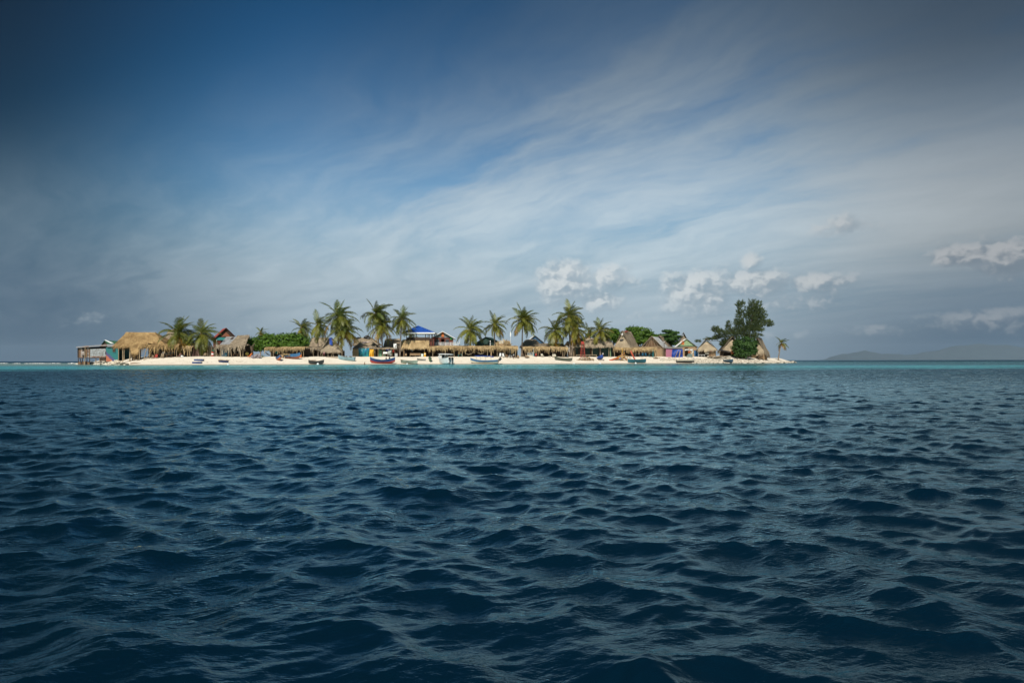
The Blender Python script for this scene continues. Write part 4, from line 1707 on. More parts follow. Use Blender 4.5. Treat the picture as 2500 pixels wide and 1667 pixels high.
solo(mb, 'blue_tarpaulin', TARPBLUE, 'small blue tarpaulin draped on the peak of the tent shaped kiosk', 'tarpaulin', c)
mb = MB()
a, b = W(808, 828, Yt - .6), W(835, 855, Yt - 1.2)
mb.tube([a - b, (a - b) * .5, Vector((0, 0, 0))], [.05, .07, .08], 6)
mb.tube([Vector((0, 0, 0)), GP(835, Yt - 1.2, -.1) - b], .07, 6)
solo(mb, 'leaning_pole', WOOD, 'pale pole slanting down the right side of the blue-topped kiosk', 'pole', b)

# --- 12 low shed and roofs in the middle
r = building('thatched_hut', 'low brown thatched roof with a pale patch behind the green tarpaulin', 'hut', 895, 212, 'thatched huts')
mb = MB()
thatch_planes(mb, hip_planes(866, 922, 848.5, 880, 908, 834, 207, 6), dens=17, hang=.3)
part(mb, 'thatch_roof', THATCH_OLD, r, kind='stuff')
back_and_sides(r, 868, 920, 849, 207.4, 5, WOOD_DARK)
panel(r, [(884, 838.5, 208.6), (892, 836.5, 209), (907, 833.4, 209.4), (886, 834, 209.6)], paint('pale_pink_sheet', (0.62, 0.50, 0.45), .8), 'patch_sheet', .05)
r = building('thatched_hut', 'far thatched ridge with black scraps on it behind the middle huts', 'hut', 890, 224, 'thatched huts')
mb = MB()
thatch_planes(mb, hip_planes(862, 922, 840, 872, 906, 824.5, 222, 6), dens=12, hang=.3)
part(mb, 'thatch_roof', THATCH_OLD, r, kind='stuff')
back_and_sides(r, 865, 918, 840, 222.4, 5, WOOD_DARK)
mb = MB()
for px, py, s in ((875, 826, .5), (879, 825, .35), (895, 823, .7), (901, 825, .6), (890, 825.5, .3), (868, 827, .4)):
    mb.rock(W(px, py, 224.6), s * 1.3, RT, .6)
part(mb, 'ridge_scraps', BLACK, r, kind='stuff')
r = building('thatched_hut', 'grey thatched roof left of the blue roofed tower', 'hut', 955, 214, 'thatched huts')
mb = MB()
thatch_planes(mb, hip_planes(935, 984, 852, 942, 976, 827, 212, 6.5), dens=17, hang=.4)
part(mb, 'thatch_roof', THATCH_OLD, r, kind='stuff')
back_and_sides(r, 938, 982, 853, 212.4, 5.5, WOOD_DARK)
r = building('market_stall', 'open stall of poles with green boards and hung cloths beside the yellow tarpaulin', 'stall', 945, 204)
for px in (915, 923, 941, 957, 964.5):
    post_to_ground(r, px, 850, 203.5, .07)
mb = MB()
mb.tube([W(912, 850, 203.5), W(967, 850, 203.5)], .06, 5)
part(mb, 'beam', WOOD, r)
mb = MB()
thatch_planes(mb, [(W(862, 850, 203.2), W(968, 851, 203.2), W(968, 848, 207), W(862, 848, 207))], dens=12, hang=.3)
part(mb, 'thatch', THATCH_OLD, r, kind='stuff')
for i, px in enumerate((924, 928, 932, 936)):
    panel(r, [(px, 871, 204.4), (px + 3.4, 871, 204.4), (px + 3.6, 853 + i % 2 * 2, 204.4), (px + .3, 852 + i % 2 * 3, 204.4)], mat('mint_green_boards', (0.18, 0.36, 0.22), (0.10, 0.2, 0.13), 2, .8), 'green_board')
back_and_sides(r, 912, 968, 852, 204, 3.5, WOOD_DARK, sides=False)
panel(r, [(905, 871, 206), (918, 871, 206), (918, 851, 206), (905, 851, 206)], BOARD_TAN, 'side_screen')
mb = MB()
thatch_planes(mb, [(W(861, 866, 202.6), W(876, 866, 202.6), W(876, 849, 203.4), W(861, 849, 203.4))], dens=40, hang=.5)
part(mb, 'straw_bundle', THATCH_MID, r, kind='stuff')


def drape(name, label, cat, x0, x1, y0, y1, Y, m, folds=4, sag=.5, seed=1):
    """Hanging sheet with folds and thickness."""
    rng = random.Random(seed)
    a = W((x0 + x1) / 2, y1, Y)
    nu, nv = 14, 10
    vs = []
    ph = rng.uniform(0, 6)
    for j in range(nv + 1):
        t = j / nv
        for i in range(nu + 1):
            u = i / nu
            x = x0 + (x1 - x0) * (u + .04 * math.sin(t * 3 + ph) * (1 - u))
            y = y0 + (y1 - y0) * t + (sag * 6 * u * (1 - u) * (1 - t * .8)) - 1.0 * math.sin(u * 5 + ph) * t
            dY = .22 * math.sin(u * folds * 6.28 + ph + 2.5 * t) * (.3 + t) + .2 * math.sin(t * 6 + u * 4)
            vs.append(W(x, y, Y + dY) - a)
    fs = []
    for j in range(nv):
        for i in range(nu):
            q = j * (nu + 1) + i
            fs.append((q, q + nu + 1, q + nu + 2, q + 1))
    mb = MB()
    mb.add(vs, fs)
    mb.add([v + Vector((0, .03, 0)) for v in vs], [q[::-1] for q in fs])
    return solo(mb, name, m, label, cat, a, smooth=True)


drape('tarpaulin', 'teal and blue tarpaulin hung as a windbreak beside the yellow one', 'tarpaulin', 875, 901.5, 849, 872, 202.5,
      mat('teal_tarpaulin', (0.02, 0.21, 0.20), (0.012, 0.10, 0.22), .55, .4), 3, .7, 2)
drape('tarpaulin', 'bright yellow tarpaulin hung on the open stall', 'tarpaulin', 901.5, 912.2, 852.5, 872, 202.4, YELLOW, 2, .1, 3)
drape('cloth', 'white cloth pinned high on the pole left of the blue roofed tower', 'cloth', 961, 968, 838, 851, 202.9, FABRIC_W, 2, .6, 5)
drape('cloth', 'small blue cloth hung under the stall roof', 'cloth', 943, 951, 851, 856, 203.2, TARPBLUE, 2, .3, 6)
drape('cloth', 'red cloth hung at the right end of the stall', 'cloth', 958.5, 962.5, 853, 860, 203.2, RED, 1, .2, 7)
drape('cloth', 'pale grey shirt and towels hung together in the middle of the stall', 'cloth', 947, 956, 855, 867, 203.1, mat('pale_grey_cloth', (0.42, 0.44, 0.40)), 3, .3, 8)
mb = MB()
mb.box((0, 0, .33), (1.25, .6, .5))
mb.box((0, 0, .6), (1.3, .64, .07))
solo(mb, 'cool_box', WHITE, 'long white cool box on the stall counter', 'cool box', GP(941, 203) + Vector((0, 0, .75)))
table('plain counter table under the white cool box', GP(941, 203), 0, WOOD, 1.5, .7, .75)
mb = MB()
mb.box((0, 0, .5), (.78, .7, 1.0))
mb.box((0, 0, 1.02), (.82, .74, .06))
solo(mb, 'concrete_block', paint('grey_concrete', (0.42, 0.41, 0.39), .85), 'pale grey concrete box standing below the white cloth', 'box', GP(967.5, 202.6))

# --- 13 lookout tower with the blue roof
Yt = 206
r = building('lookout_tower', 'two storey lookout with a bright blue hipped roof and golden thatch skirt', 'tower', 1020, Yt)
a, b = W(981, 811.5, Yt), W(1062.5, 814, Yt)
b.z = a.z
dp = 7.2
c, d = b + Vector((0, dp, 0)), a + Vector((0, dp, 0))
ap = W(1021, 794.5, Yt + dp / 2)
for q in ((a, b), (b, c), (c, d), (d, a)):
    mb = MB()
    mb.slab([q[0], q[1], ap], .06)
    part(mb, 'roof_panel', ROOFBLUE, r)
for q in ((a, b), (b, c), (c, d), (d, a)):
    mb = MB()
    dd = Vector((0, 0, -.40))
    mb.slab([q[0] + dd, q[1] + dd, q[1], q[0]], .08)
    part(mb, 'fascia_board', WHITE, r)
mb = MB()
mb.slab([a + Vector((.2, .2, -.28)), b + Vector((-.2, .2, -.28)), c + Vector((-.2, -.2, -.28)), d + Vector((.2, -.2, -.28))], .05)
part(mb, 'ceiling', WOOD_BROWN, r)
for dy in (.5, dp - .5):
    for px in (992, 1001.5, 1009, 1038.5, 1048, 1055):
        mb = MB()
        x = W(px, 0, Yt).x
        mb.tube([Vector((x, Yt + dy, gz(x, Yt + dy) - .1)), Vector((x, Yt + dy, a.z - .2))], .11, 6)
        part(mb, 'post', WOOD_DARK, r)
panel(r, [(1008.5, 829, Yt + .6), (1050, 829, Yt + .6), (1050, 823.5, Yt + .6), (1008.5, 823.5, Yt + .6)], WOOD_DARK, 'railing_panel')
panel(r, [(990, 829, Yt + .5), (1056, 829, Yt + .5), (1056, 828.6, Yt + dp - .5), (990, 828.6, Yt + dp - .5)], WOOD_DARK, 'upper_floor', .15)
panel(r, [(1050, 829, Yt + dp - .7), (992, 829, Yt + dp - .7), (992, 824, Yt + dp - .7), (1050, 824, Yt + dp - .7)], WOOD_DARK, 'railing_panel')
panel(r, [(1049, 845, Yt + .8), (1060, 845, Yt + .8), (1060, 827, Yt + .8), (1049, 827, Yt + .8)], REDBROWN, 'stair_wall')
mb = MB()
thatch_planes(mb, [(W(978, 847, Yt - 1.4), W(1048, 847, Yt - 1.4), W(1047, 829, Yt + 1.2), W(983, 829, Yt + 1.2))], dens=26, hang=.45, thick=.25)
part(mb, 'thatch_skirt', THATCH_MID, r, kind='stuff')
for px in (986, 1036):
    post_to_ground(r, px, 845, Yt - .9, .11, m=BOARD_TAN)
back_and_sides(r, 984, 1047, 846, Yt - .8, 5.5, WOOD_DARK)
for px, y1 in ((1006, 857), (1003, 855)):
    drape('cloth', 'pale rag hanging under the golden thatch of the tower, ' + ('right' if px == 1006 else 'left') + ' of two', 'cloth', px - 1, px + 1, 847, y1, Yt - .6, FABRIC_W, 1, .1, px)
panel(r, [(1022.5, 855.5, Yt - .2), (1031, 855.5, Yt - .2), (1031, 848.5, Yt - .2), (1022.5, 848.5, Yt - .2)], WOOD_DARK, 'sign_board', .05)
sg = r
mb = MB()
for i, hgt in enumerate((4.5, 4.5, 3.2, 4.2, 4.0)):
    x = 1023.6 + i * 1.45
    mb.slab([W(x, 853.6, Yt - .32), W(x + .45, 853.6, Yt - .32), W(x + .45, 853.6 - hgt, Yt - .32), W(x, 853.6 - hgt, Yt - .32)], .02)
    if i % 2 == 0:
        mb.slab([W(x + .45, 850.6, Yt - .32), W(x + 1.05, 850.6, Yt - .32), W(x + 1.05, 849.9, Yt - .32), W(x + .45, 849.9, Yt - .32)], .02)
part(mb, 'lettering', WHITE, r)
# bench, yellow drum, cool box in front of it
bl = GP(1013.5, Yt - 1.9)
r = thing('bench', 'wide plank bench under the golden thatch of the lookout tower', 'bench', bl)
for k in range(4):
    mb = MB()
    mb.box((0, .28 + k * .03, .55 + k * .14), (3.2, .05, .11))
    part(mb, 'back_plank', BOARD_TAN, r, local=True)
for k in range(3):
    mb = MB()
    mb.box((0, -.2 + k * .18, .46), (3.2, .16, .05))
    part(mb, 'seat_plank', BOARD_TAN, r, local=True)
for x in (-1.5, 0, 1.5):
    for y in (-.2, .25):
        mb = MB()
        mb.box((x, y, .22), (.1, .09, .44))
        part(mb, 'leg', BOARD_TAN, r, local=True)
barrel('yellow plastic drum with a white band beside the bench', GP(1037.5, Yt - 1.8), ((.6, YELLOW), (.18, WHITE), (.22, YELLOW)), .30, 1.15, 'drum', 'drum')
mb = MB()
mb.box((0, 0, .38), (.62, .5, .7))
mb.box((0, 0, .78), (.66, .54, .09), rx=.1)
solo(mb, 'cool_box', paint('pale_mint_plastic', (0.58, 0.66, 0.62), .85), 'pale square cool box between the bench and the yellow drum', 'cool box', GP(1031, Yt - 1.8))
chair('small wooden chair at the left end of the tower bench', GP(991, Yt - 1.6), R(10), BOARD_TAN, arms=False, group=None)

# --- 14 white railed house
Yh = 212
f0 = GP(1081, Yh)
r = thing('balcony_house', 'red brown balcony house with white railing and an orange panel in its gable', 'house', f0)
f = gable_hut(r, f0, R(5), 6.4, 6.0, 6.0, 7.9, TIN, REDBROWN, over=.75, gable='boards', gable_m=paint('grey_gable', (0.20, 0.23, 0.23)), thatch=False, door=(-.5, .5), nsheets=6)
for s in (-1, 1):
    mb = MB()
    mb.slab([f(0, -.85, 7.78), f(0, -.85, 7.98), f(s * 3.95, -.85, 5.72), f(s * 3.95, -.85, 5.52)], .06)
    part(mb, 'barge_board', WHITE, r)
for x0, x1, z0, z1, m in ((-.42, .42, 6.2, 7.7, ORANGE), (-3.0, -2.4, 5.5, 6.1, RED), (2.3, 3.0, 5.4, 6.3, paint('leaf_green_paint', (0.05, 0.35, 0.05)))):
    mb = MB()
    mb.slab([f(x0, -.16, z0), f(x1, -.16, z0), f(x1, -.16, z1), f(x0, -.16, z1)], .05)
    part(mb, 'painted_panel', m, r)
for x in (-1.6, 1.4):
    mb = MB()
    mb.slab([f(x - .5, -.1, 4.3), f(x + .5, -.1, 4.3), f(x + .5, -.1, 5.3), f(x - .5, -.1, 5.3)], .05)
    w = part(mb, 'window', mat('dark_window_glass', (0.05, 0.06, 0.07), (0.02, 0.025, 0.03), 1, .1), r)
    mb = MB()
    for dz in (4.25, 5.35):
        mb.slab([f(x - .58, -.16, dz - .05), f(x + .58, -.16, dz - .05), f(x + .58, -.16, dz + .05), f(x - .58, -.16, dz + .05)], .04)
    part(mb, 'frame', GREY, w)
mb = MB()
mb.slab([f(-3.6, -1.7, 3.4), f(5.3, -1.7, 3.4), f(5.3, 0, 3.4), f(-3.6, 0, 3.4)], .12)
part(mb, 'balcony_floor', WOOD, r)
for z in (3.55, 3.95, 4.35):
    mb = MB()
    mb.slab([f(-3.6, -1.72, z), f(5.3, -1.72, z), f(5.3, -1.72, z + .13), f(-3.6, -1.72, z + .13)], .05)
    part(mb, 'rail', WHITE, r)
for x in (-3.55, -2.05, -.55, .95, 2.45, 3.9, 5.25):
    mb = MB()
    mb.slab([f(x - .06, -1.66, 3.3), f(x + .06, -1.66, 3.3), f(x + .06, -1.66, 4.55 if x < 5 else 5.9), f(x - .06, -1.66, 4.55 if x < 5 else 5.9)], .06)
    part(mb, 'baluster', WHITE, r)

# --- 15 long shade roof in the middle
r = building('shade_shelter', 'very long palm leaf shade roof from the tower to the tall straw bundle', 'shelter', 1140, 206, 'palm leaf shade shelters')
canopy(r, 1044, 1264, 844.5, 856.5, 203.5, 6.0, THATCH_MID, (1056.5, 1087, 1109, 1128.5, 1190, 1214, 1233.5, 1258.5), dens=17, back=WOOD_DARK, hang=.5)
post_to_ground(r, 1199, 847, 203.6, .22, m=BOARD_TAN, name='wide_post')
hammock('white net hammock left of two by the launch with the blue canopy', W(1131, 856, 204.5), W(1157, 857, 204.5), 1.15)
hammock('tan net hammock right of two by the launch with the blue canopy', W(1162, 857, 204.5), W(1186, 857, 204.5), .85)
table('turquoise side table at the foot of the long shade roof', GP(1123.5, 204), 0, TURQ, 1.15, .7, .72)
lamp('pale lamp post behind the long shade roof by the dark green house', 1197, 834, 212, WHITE, .11, .2)
r = building('gabled_house', 'dark green gabled house half hidden by the palm behind the long shade', 'house', 1190, 216)
f0 = GP(1187, 215)
gable_hut(r, f0, R(-12), 7.0, 7.0, 4.2, 6.2, DKGREEN, DKGREEN, over=.4, gable='boards', gable_m=DKGREEN, thatch=False, door=(-.4, .4))
mb = MB()
st = W(1228, 848, 208)
r = thing('straw_stack', 'tall heap of loose straw and boxes on the long shade roof', 'straw', st)
for i in range(520):
    u = RT.random()
    p = W(1211 + 36 * u, 846 - RT.random() ** 1.3 * (14 - 10 * abs(u - .6)), 206 + RT.uniform(0, 3))
    q = p + Vector((RT.uniform(-.6, .6), RT.uniform(-.3, .1), RT.uniform(-.2, .9)))
    d = Vector((.09, 0, .05))
    mb.add([p - d, p + d, q + d * .3, q - d * .3], [(0, 1, 2, 3)])
part(mb, 'straw', THATCH_MID, r, kind='stuff')
mb = MB()
mb.box(W(1223, 845, 206.4), (1.4, .9, 1.5))
part(mb, 'basket', BOARD_TAN, r)
mb = MB()
mb.box(W(1224, 836, 206.8), (1.2, .9, .9))
part(mb, 'carton', CREAM, r)
mb = MB()
pts = [W(1246.5, y, 207.5) for y in (809.5, 812, 816, 820, 823)]
b0 = pts[-1]
bb = MB()
ring = []
for i, (p, wv) in enumerate(zip(pts, (.03, .14, .19, .16, .05))):
    for k in range(8):
        an = k * math.pi / 4
        ring.append(p - b0 + Vector((math.cos(an) * wv, math.sin(an) * .06, 0)))
fs = [(i * 8 + k, i * 8 + (k + 1) % 8, (i + 1) * 8 + (k + 1) % 8, (i + 1) * 8 + k) for i in range(4) for k in range(8)]
bb.add(ring, fs + [tuple(range(8)), tuple(range(39, 31, -1))])
bb.tube([(0, 0, 0), GP(1245, 207.5) - b0], .06, 6)
solo(bb, 'paddle', WHITE, 'white oval paddle blade standing upright beside the tallest middle palm', 'paddle', b0)
for i, (px, lab) in enumerate(((1221, 'white slatted chair near the hammocks under the long shade'), (1229, 'second white slatted chair right of the first under the long shade'))):
    chair(lab, GP(px, 203.2), R(-10 + 30 * i), WHITE, group='white chairs under the long shade', back_h=1.25)
chair('brown wooden chair beside the white framed table', GP(1238, 203.4), R(20), WOOD_BROWN, arms=False)
table('white framed table right of the brown chair under the long shade', GP(1246, 203), 0, WHITE, 1.0, .6, .85)
chair('small dark chair at the right end of the long shade', GP(1264, 203.6), R(-15), BOARD_TAN, arms=False)

# --- 16 second long shade roof, huts behind
r = building('shade_shelter', 'palm leaf shade roof in front of the pair of leaning middle palms', 'shelter', 1330, 211, 'palm leaf shade shelters')
canopy(r, 1277, 1387, 846, 857.5, 210, 6, THATCH_MID, (1282.5, 1314, 1350, 1373.5, 1377.5), dens=17, back=WOOD_DARK)
post_to_ground(r, 1302.5, 850, 209.9, .13, m=PALEBLUE, name='painted_post', label='pale blue painted post')
r = building('thatched_hut', 'brown thatched roof behind the gap between the two long shades', 'hut', 1298, 222, 'thatched huts')
mb = MB()
thatch_planes(mb, hip_planes(1270, 1322, 845.5, 1284, 1308, 829, 220, 6.5), dens=16, hang=.3)
part(mb, 'thatch_roof', THATCH_OLD, r, kind='stuff')
back_and_sides(r, 1273, 1318, 846, 220.4, 5.5, WOOD_DARK)
r = building('thatched_hut', 'flat grey thatched roof under the leaning middle palms', 'hut', 1350, 220, 'thatched huts')
mb = MB()
thatch_planes(mb, hip_planes(1308, 1382, 846, 1320, 1372, 838.5, 218, 6), dens=15, hang=.3)
part(mb, 'thatch_roof', THATCH_OLD, r, kind='stuff')
back_and_sides(r, 1312, 1378, 846, 218.4, 5, WOOD_DARK)
f0 = GP(1306, 231)
r = thing('gabled_house', 'blue house with a white roof edge peeping over the middle thatch', 'house', f0)
gable_hut(r, f0, R(4), 6.0, 6, 4.9, 7.3, WHITE, mat('mid_blue_paint', (0.06, 0.13, 0.22)), over=.5, gable='boards', gable_m=mat('mid_blue_paint', (0.06, 0.13, 0.22)), thatch=False, door=(-.4, .4))
f0 = GP(1386, 217)
r = thing('steep_shed', 'small shed with white railed stairs behind the tall middle palms', 'shed', f0)
gable_hut(r, f0, R(-30), 3.4, 3.5, 2.6, 4.9, TIN, BOARD_TAN, over=.3, gable='boards', gable_m=BOARD_TAN, thatch=False, door=(-.4, .4), nsheets=4)
for k in range(4):
    mb = MB()
    mb.tube([W(1381, 843 + k * 3, 214), W(1391, 850 + k * 3, 213)], .05, 5)
    part(mb, 'stair_rail', WHITE, r)
for px, lab in ((1323, 'white plastic chair behind the dark dugout canoe, left one'), (1353, 'large white framed seat just left of the dark dugout canoe')):
    chair(lab, GP(px, 209.2), R(5), CREAM, group=None, w=.6 if px == 1323 else 1.1)
chair('dark red chair beside the pale blue post', GP(1308.5, 209.3), R(-5), RED, arms=True, w=.5)
for px, lab in ((1325.5, 'small pale trestle left of two under the second shade'), (1342, 'small pale trestle right of two under the second shade')):
    table(lab, GP(px, 208.6), R(4), CREAM, .6, .5, .55, group='pale trestles', cat='trestle', name='trestle')
r = thing('display_cabinet', 'pale glass fronted cabinet under the left end of the second shade', 'cabinet', GP(1294, 210.6))
mb = MB()
mb.box((0, .02, .7), (1.7, .5, 1.35))
part(mb, 'case', CREAM, r, local=True)
for x in (-.4, .4):
    mb = MB()
    mb.box((x, -.25, .85), (.7, .03, .8))
    part(mb, 'pane', mat('grey_pane', (0.20, 0.23, 0.24), (0.12, 0.14, 0.15), 1, .15), r, local=True)
table('plain wooden table in the gap between the two long shades', GP(1275, 207), 0, WOOD, 1.0, .7, .9)
mb = MB()
rr = random.Random(4)
mb.rock((0, 0, .45), .62, rr, .85)
mb.rock((.5, -.1, .3), .36, rr, .8)
mb.rock((-.45, .1, .25), .3, rr, .8)
solo(mb, 'tree_stump', DRIFT, 'rounded weathered stump on the sand between the two long shades', 'stump', on_beach(1286, 874))

# --- 17 long thatched house, red lookout
Yh = 215
r = building('thatched_house', 'long low thatched house with dark green walls behind the red ladder', 'house', 1448, Yh)
mb = MB()
thatch_planes(mb, hip_planes(1395, 1498, 844, 1406, 1486, 826, Yh, 7.5), dens=18, hang=.5, thick=.24)
part(mb, 'thatch_roof', THATCH_OLD, r, kind='stuff')
back_and_sides(r, 1399, 1494, 846, Yh + .4, 7, DKGREEN)
panel(r, [(1399, 873, Yh + 3), (1494, 873, Yh + 3), (1494, 846, Yh + 3), (1399, 846, Yh + 3)], DKGREEN, 'front_wall')
for x0, x1 in ((1411, 1417), (1440, 1446), (1462, 1468)):
    panel(r, [(x0, 873, Yh + 2.85), (x1, 873, Yh + 2.85), (x1, 851, Yh + 2.85), (x0, 851, Yh + 2.85)], WOOD_DARK, 'door')
for px in (1401, 1446, 1486.5, 1490.5):
    post_to_ground(r, px, 846, Yh + .5, .10, m=PALEGREEN if px > 1490 else WOOD)
panel(r, [(1489, 846, Yh + 2), (1497, 846, Yh + 2), (1496, 832, Yh + 3), (1489, 832, Yh + 3)], TIN, 'tin_patch', .04)
panel(r, [(1418, 827.8, Yh + 3.2), (1436, 827.6, Yh + 3.2), (1436, 824.4, Yh + 3.9), (1418, 824.4, Yh + 3.9)], BOARD_TAN, 'roof_mat', .08)
r = building('deck_bench', 'low slatted wooden deck bench in front of the long green house', 'bench', 1440, Yh - 1)
for k in range(4):
    mb = MB()
    mb.slab([W(1406, 866.5 - k * .2, Yh - .9 + k * .3), W(1457, 866.5 - k * .2, Yh - .9 + k * .3), W(1457, 866.3 - k * .2, Yh - .65 + k * .3), W(1406, 866.3 - k * .2, Yh - .65 + k * .3)], .06)
    part(mb, 'slat', WOOD, r)
for px in (1407, 1424, 1440, 1456):
    mb = MB()
    mb.slab([W(px - .5, 874, Yh - .8), W(px + .5, 874, Yh - .8), W(px + .5, 866.6, Yh - .8), W(px - .5, 866.6, Yh - .8)], .3)
    part(mb, 'leg', WOOD, r)


def ladder_tower(label, xb0, xb1, xt0, xt1, yt, Y, m, nr, platform=True, depth=1.6):
    base = GP((xb0 + xb1) / 2, Y)
    root = thing('lifeguard_ladder', label, 'lookout', base)
    T0, T1 = W(xt0, yt, Y + depth * .45), W(xt1, yt, Y + depth * .45)
    B0, B1 = GP(xb0, Y), GP(xb1, Y)
    C0, C1 = GP(xb0, Y + depth), GP(xb1, Y + depth)
    for a, b in ((B0, T0), (B1, T1), (C0, T0 + Vector((0, .3, 0))), (C1, T1 + Vector((0, .3, 0)))):
        mb = MB()
        mb.tube([a, b], .07, 5)
        part(mb, 'leg', m, root)
    for i in range(nr):
        t = (i + .6) / (nr + .4)
        mb = MB()
        mb.tube([B0.lerp(T0, t), B1.lerp(T1, t)], .05, 5)
        part(mb, 'rung', m, root)
    for i in range(3):
        t = (i + .7) / 4
        mb = MB()
        mb.tube([B0.lerp(T0, t), C0.lerp(T0, t)], .045, 5)
        mb.tube([B1.lerp(T1, t), C1.lerp(T1, t)], .045, 5)
        part(mb, 'brace', m, root)
    if platform:
        mb = MB()
        w = (T1 - T0).length
        mb.box((T0 + T1) / 2 + Vector((0, .15, -.1)), (w + .25, .9, .08))
        part(mb, 'seat', m, root)
        mb = MB()
        mb.box((T0 + T1) / 2 + Vector((0, .5, .35)), (w + .1, .07, .7))
        part(mb, 'backrest', m, root)
    return root


ladder_tower('bright red lifeguard ladder chair on the beach', 1417.5, 1428.5, 1419.5, 1426, 839, 211, RED, 10)
ladder_tower('weathered brown ladder lookout on the left part of the beach', 470.5, 485.5, 473.5, 481, 842, 186, mat('pinkish_weathered_wood', (0.36, 0.21, 0.17), (0.2, 0.12, 0.1), 3), 9)
mb = MB()
mb.ball((0, 0, 0), .26, 10, 6)
mb.tube([(0, 0, -1.2), (0, 0, -.1)], .05, 6)
solo(mb, 'roof_lamp', WHITE, 'white round lamp on the thatch above the red lifeguard ladder', 'lamp', W(1421, 827, Yh + 2.6), smooth=True)

# --- 18 pole, A-frame huts on the right
lamp('thin pale mast between the round tree and the tall thatched gable', 1512, 808, 232, PALEBLUE, .10, .12, group=None)
Yh = 222
f0 = GP(1521, Yh)
r = thing('thatched_hut', 'tall steep thatched hut with a dark vent in its gable', 'hut', f0, 'thatched huts')
f = gable_hut(r, f0, R(-30), 5.6, 6.5, 2.9, 8.3, THATCH_OLD, WOOD_DARK, over=.8, gable='thatch', gable_m=PALE_GABLE, hang=.6, skirt=.6, door=(-2.2, 2.0))
mb = MB()
mb.ball(f(-.1, -.42, 5.35), .85, 9, 6, (1.0, .22, .42))
part(mb, 'vent', BLACK, r, smooth=True)
mb = MB()
mb.slab([f(-.35, -.7, 7.0), f(.35, -.7, 7.0), f(.05, -.65, 7.8)], .04)
part(mb, 'peak_board', WHITE, r)
mb = MB()
for k in range(14):
    mb.rock(f(RT.uniform(0, .8), RT.uniform(.5, 3), 8.3 + RT.uniform(-.5, .1)), RT.uniform(.15, .32), RT, .6)
part(mb, 'ridge_tiles', paint('red_scraps', (0.30, 0.08, 0.05)), r, kind='stuff')
r = building('shade_shelter', 'thatch fringed awning joining the steep hut to the open raftered house', 'shelter', 1550, 219, 'palm leaf shade shelters')
canopy(r, 1496, 1603, 848, 859, 219, 4.5, THATCH_MID, (1500, 1518, 1552, 1561), dens=16, back=WOOD_DARK)
post_to_ground(r, 1594.5, 852, 218.8, .12, m=TEAL, name='painted_post', label='teal painted post')
post_to_ground(r, 1600, 852, 219.2, .10)
Yh = 224
f0 = GP(1592, Yh)
r = thing('raftered_house', 'timber house with bare gable rafters and a pale tin roof slope', 'house', f0)
f = gable_hut(r, f0, R(-28), 6.6, 6.5, 3.3, 6.6, TIN, BOARD_TAN, over=.45, gable='open', thatch=False, door=(-2.0, -1.0), nsheets=6)
for x in (-2.2, -1.1, 0, 1.1, 2.2):
    mb = MB()
    mb.tube([f(x, -.3, 3.3), f(x * .45, -.3, 6.35 - abs(x) * .45)], .06, 5)
    part(mb, 'gable_stud', WOOD, r)
for s in (-1, 1):
    mb = MB()
    mb.tube([f(s * 3.8, -.45, 2.85), f(0, -.45, 6.75)], .09, 6)
    part(mb, 'rafter', WOOD, r)
mb = MB()
mb.tube([f(-3.5, -.4, 3.3), f(3.5, -.4, 3.3)], .08, 6)
part(mb, 'tie_beam', WOOD, r)
for k in range(7):
    zz = 3.45 + k * .42
    hw = (6.55 - zz) / 1.0 * .98
    mb = MB()
    mb.slab([f(-hw, .4, zz), f(hw, .4, zz), f(hw - .38, .4, zz + .38), f(-hw + .38, .4, zz + .38)], .04)
    part(mb, 'gable_plank', WOOD_BROWN, r)
for x in (1.9, 3.2, 3.9):
    mb = MB()
    mb.tube([f(x, -1.0, -.6), f(x, -1.0, 3.0)], .11, 6)
    part(mb, 'post', WOOD, r)
lamp('dark post with a white lamp left of the pink shed', 1621.5, 836, 221, BARK, .11, .17)
f0 = GP(1610, 234)
r = thing('thatched_hut', 'grey thatched roof behind the raftered house and the dark lamp post', 'hut', f0, 'thatched huts')
gable_hut(r, f0, R(-30), 5.0, 6, 3.6, 7.2, THATCH_OLD, WOOD_BROWN, over=.5, hang=.4)
# blue furniture under the awning
for i, px in enumerate((1569, 1577)):
    chair('dark blue chair under the right awning, ' + ('left' if i == 0 else 'right') + ' of the pair', GP(px, 218.4), R(-12 + 20 * i), mat('dark_blue_chair_paint', (0.02, 0.10, 0.16)), group='dark blue chairs under the awning', back_h=1.2)
table('teal table under the right awning beside the teal post', GP(1589, 217.8), 0, TEAL, 1.3, .8, .95)
table('dark blue counter behind the teal boat', GP(1556, 218.4), 0, mat('dark_blue_chair_paint', (0.02, 0.10, 0.16)), 1.6, .6, .9, name='counter', cat='counter')

# --- 19 pink shed
Yh = 219
r = building('pink_shed', 'faded pink plank shed with a flat roof and blue tarpaulin across its door', 'shed', 1645, Yh)
nb = 8
for k in range(nb):
    ya, yb = 876 - 27 * k / nb, 876 - 27 * (k + 1) / nb + .15
    panel(r, [(1626, ya, Yh), (1643, ya + .5, Yh), (1643, yb + .4, Yh), (1626, yb, Yh)], PINK, 'wall_plank')
panel(r, [(1643, 853, Yh), (1665, 853, Yh), (1665, 849.5, Yh), (1643, 849.5, Yh)], PINK, 'lintel')
panel(r, [(1625.6, 876, Yh + 3.5), (1625.6, 876, Yh + .1), (1625.6, 849, Yh + .1), (1625.6, 849, Yh + 3.5)], PINK, 'side_wall')
panel(r, [(1665, 878, Yh + .1), (1665, 877, Yh + 3.5), (1665, 849, Yh + 3.5), (1665, 849.5, Yh + .1)], PINK, 'side_wall')
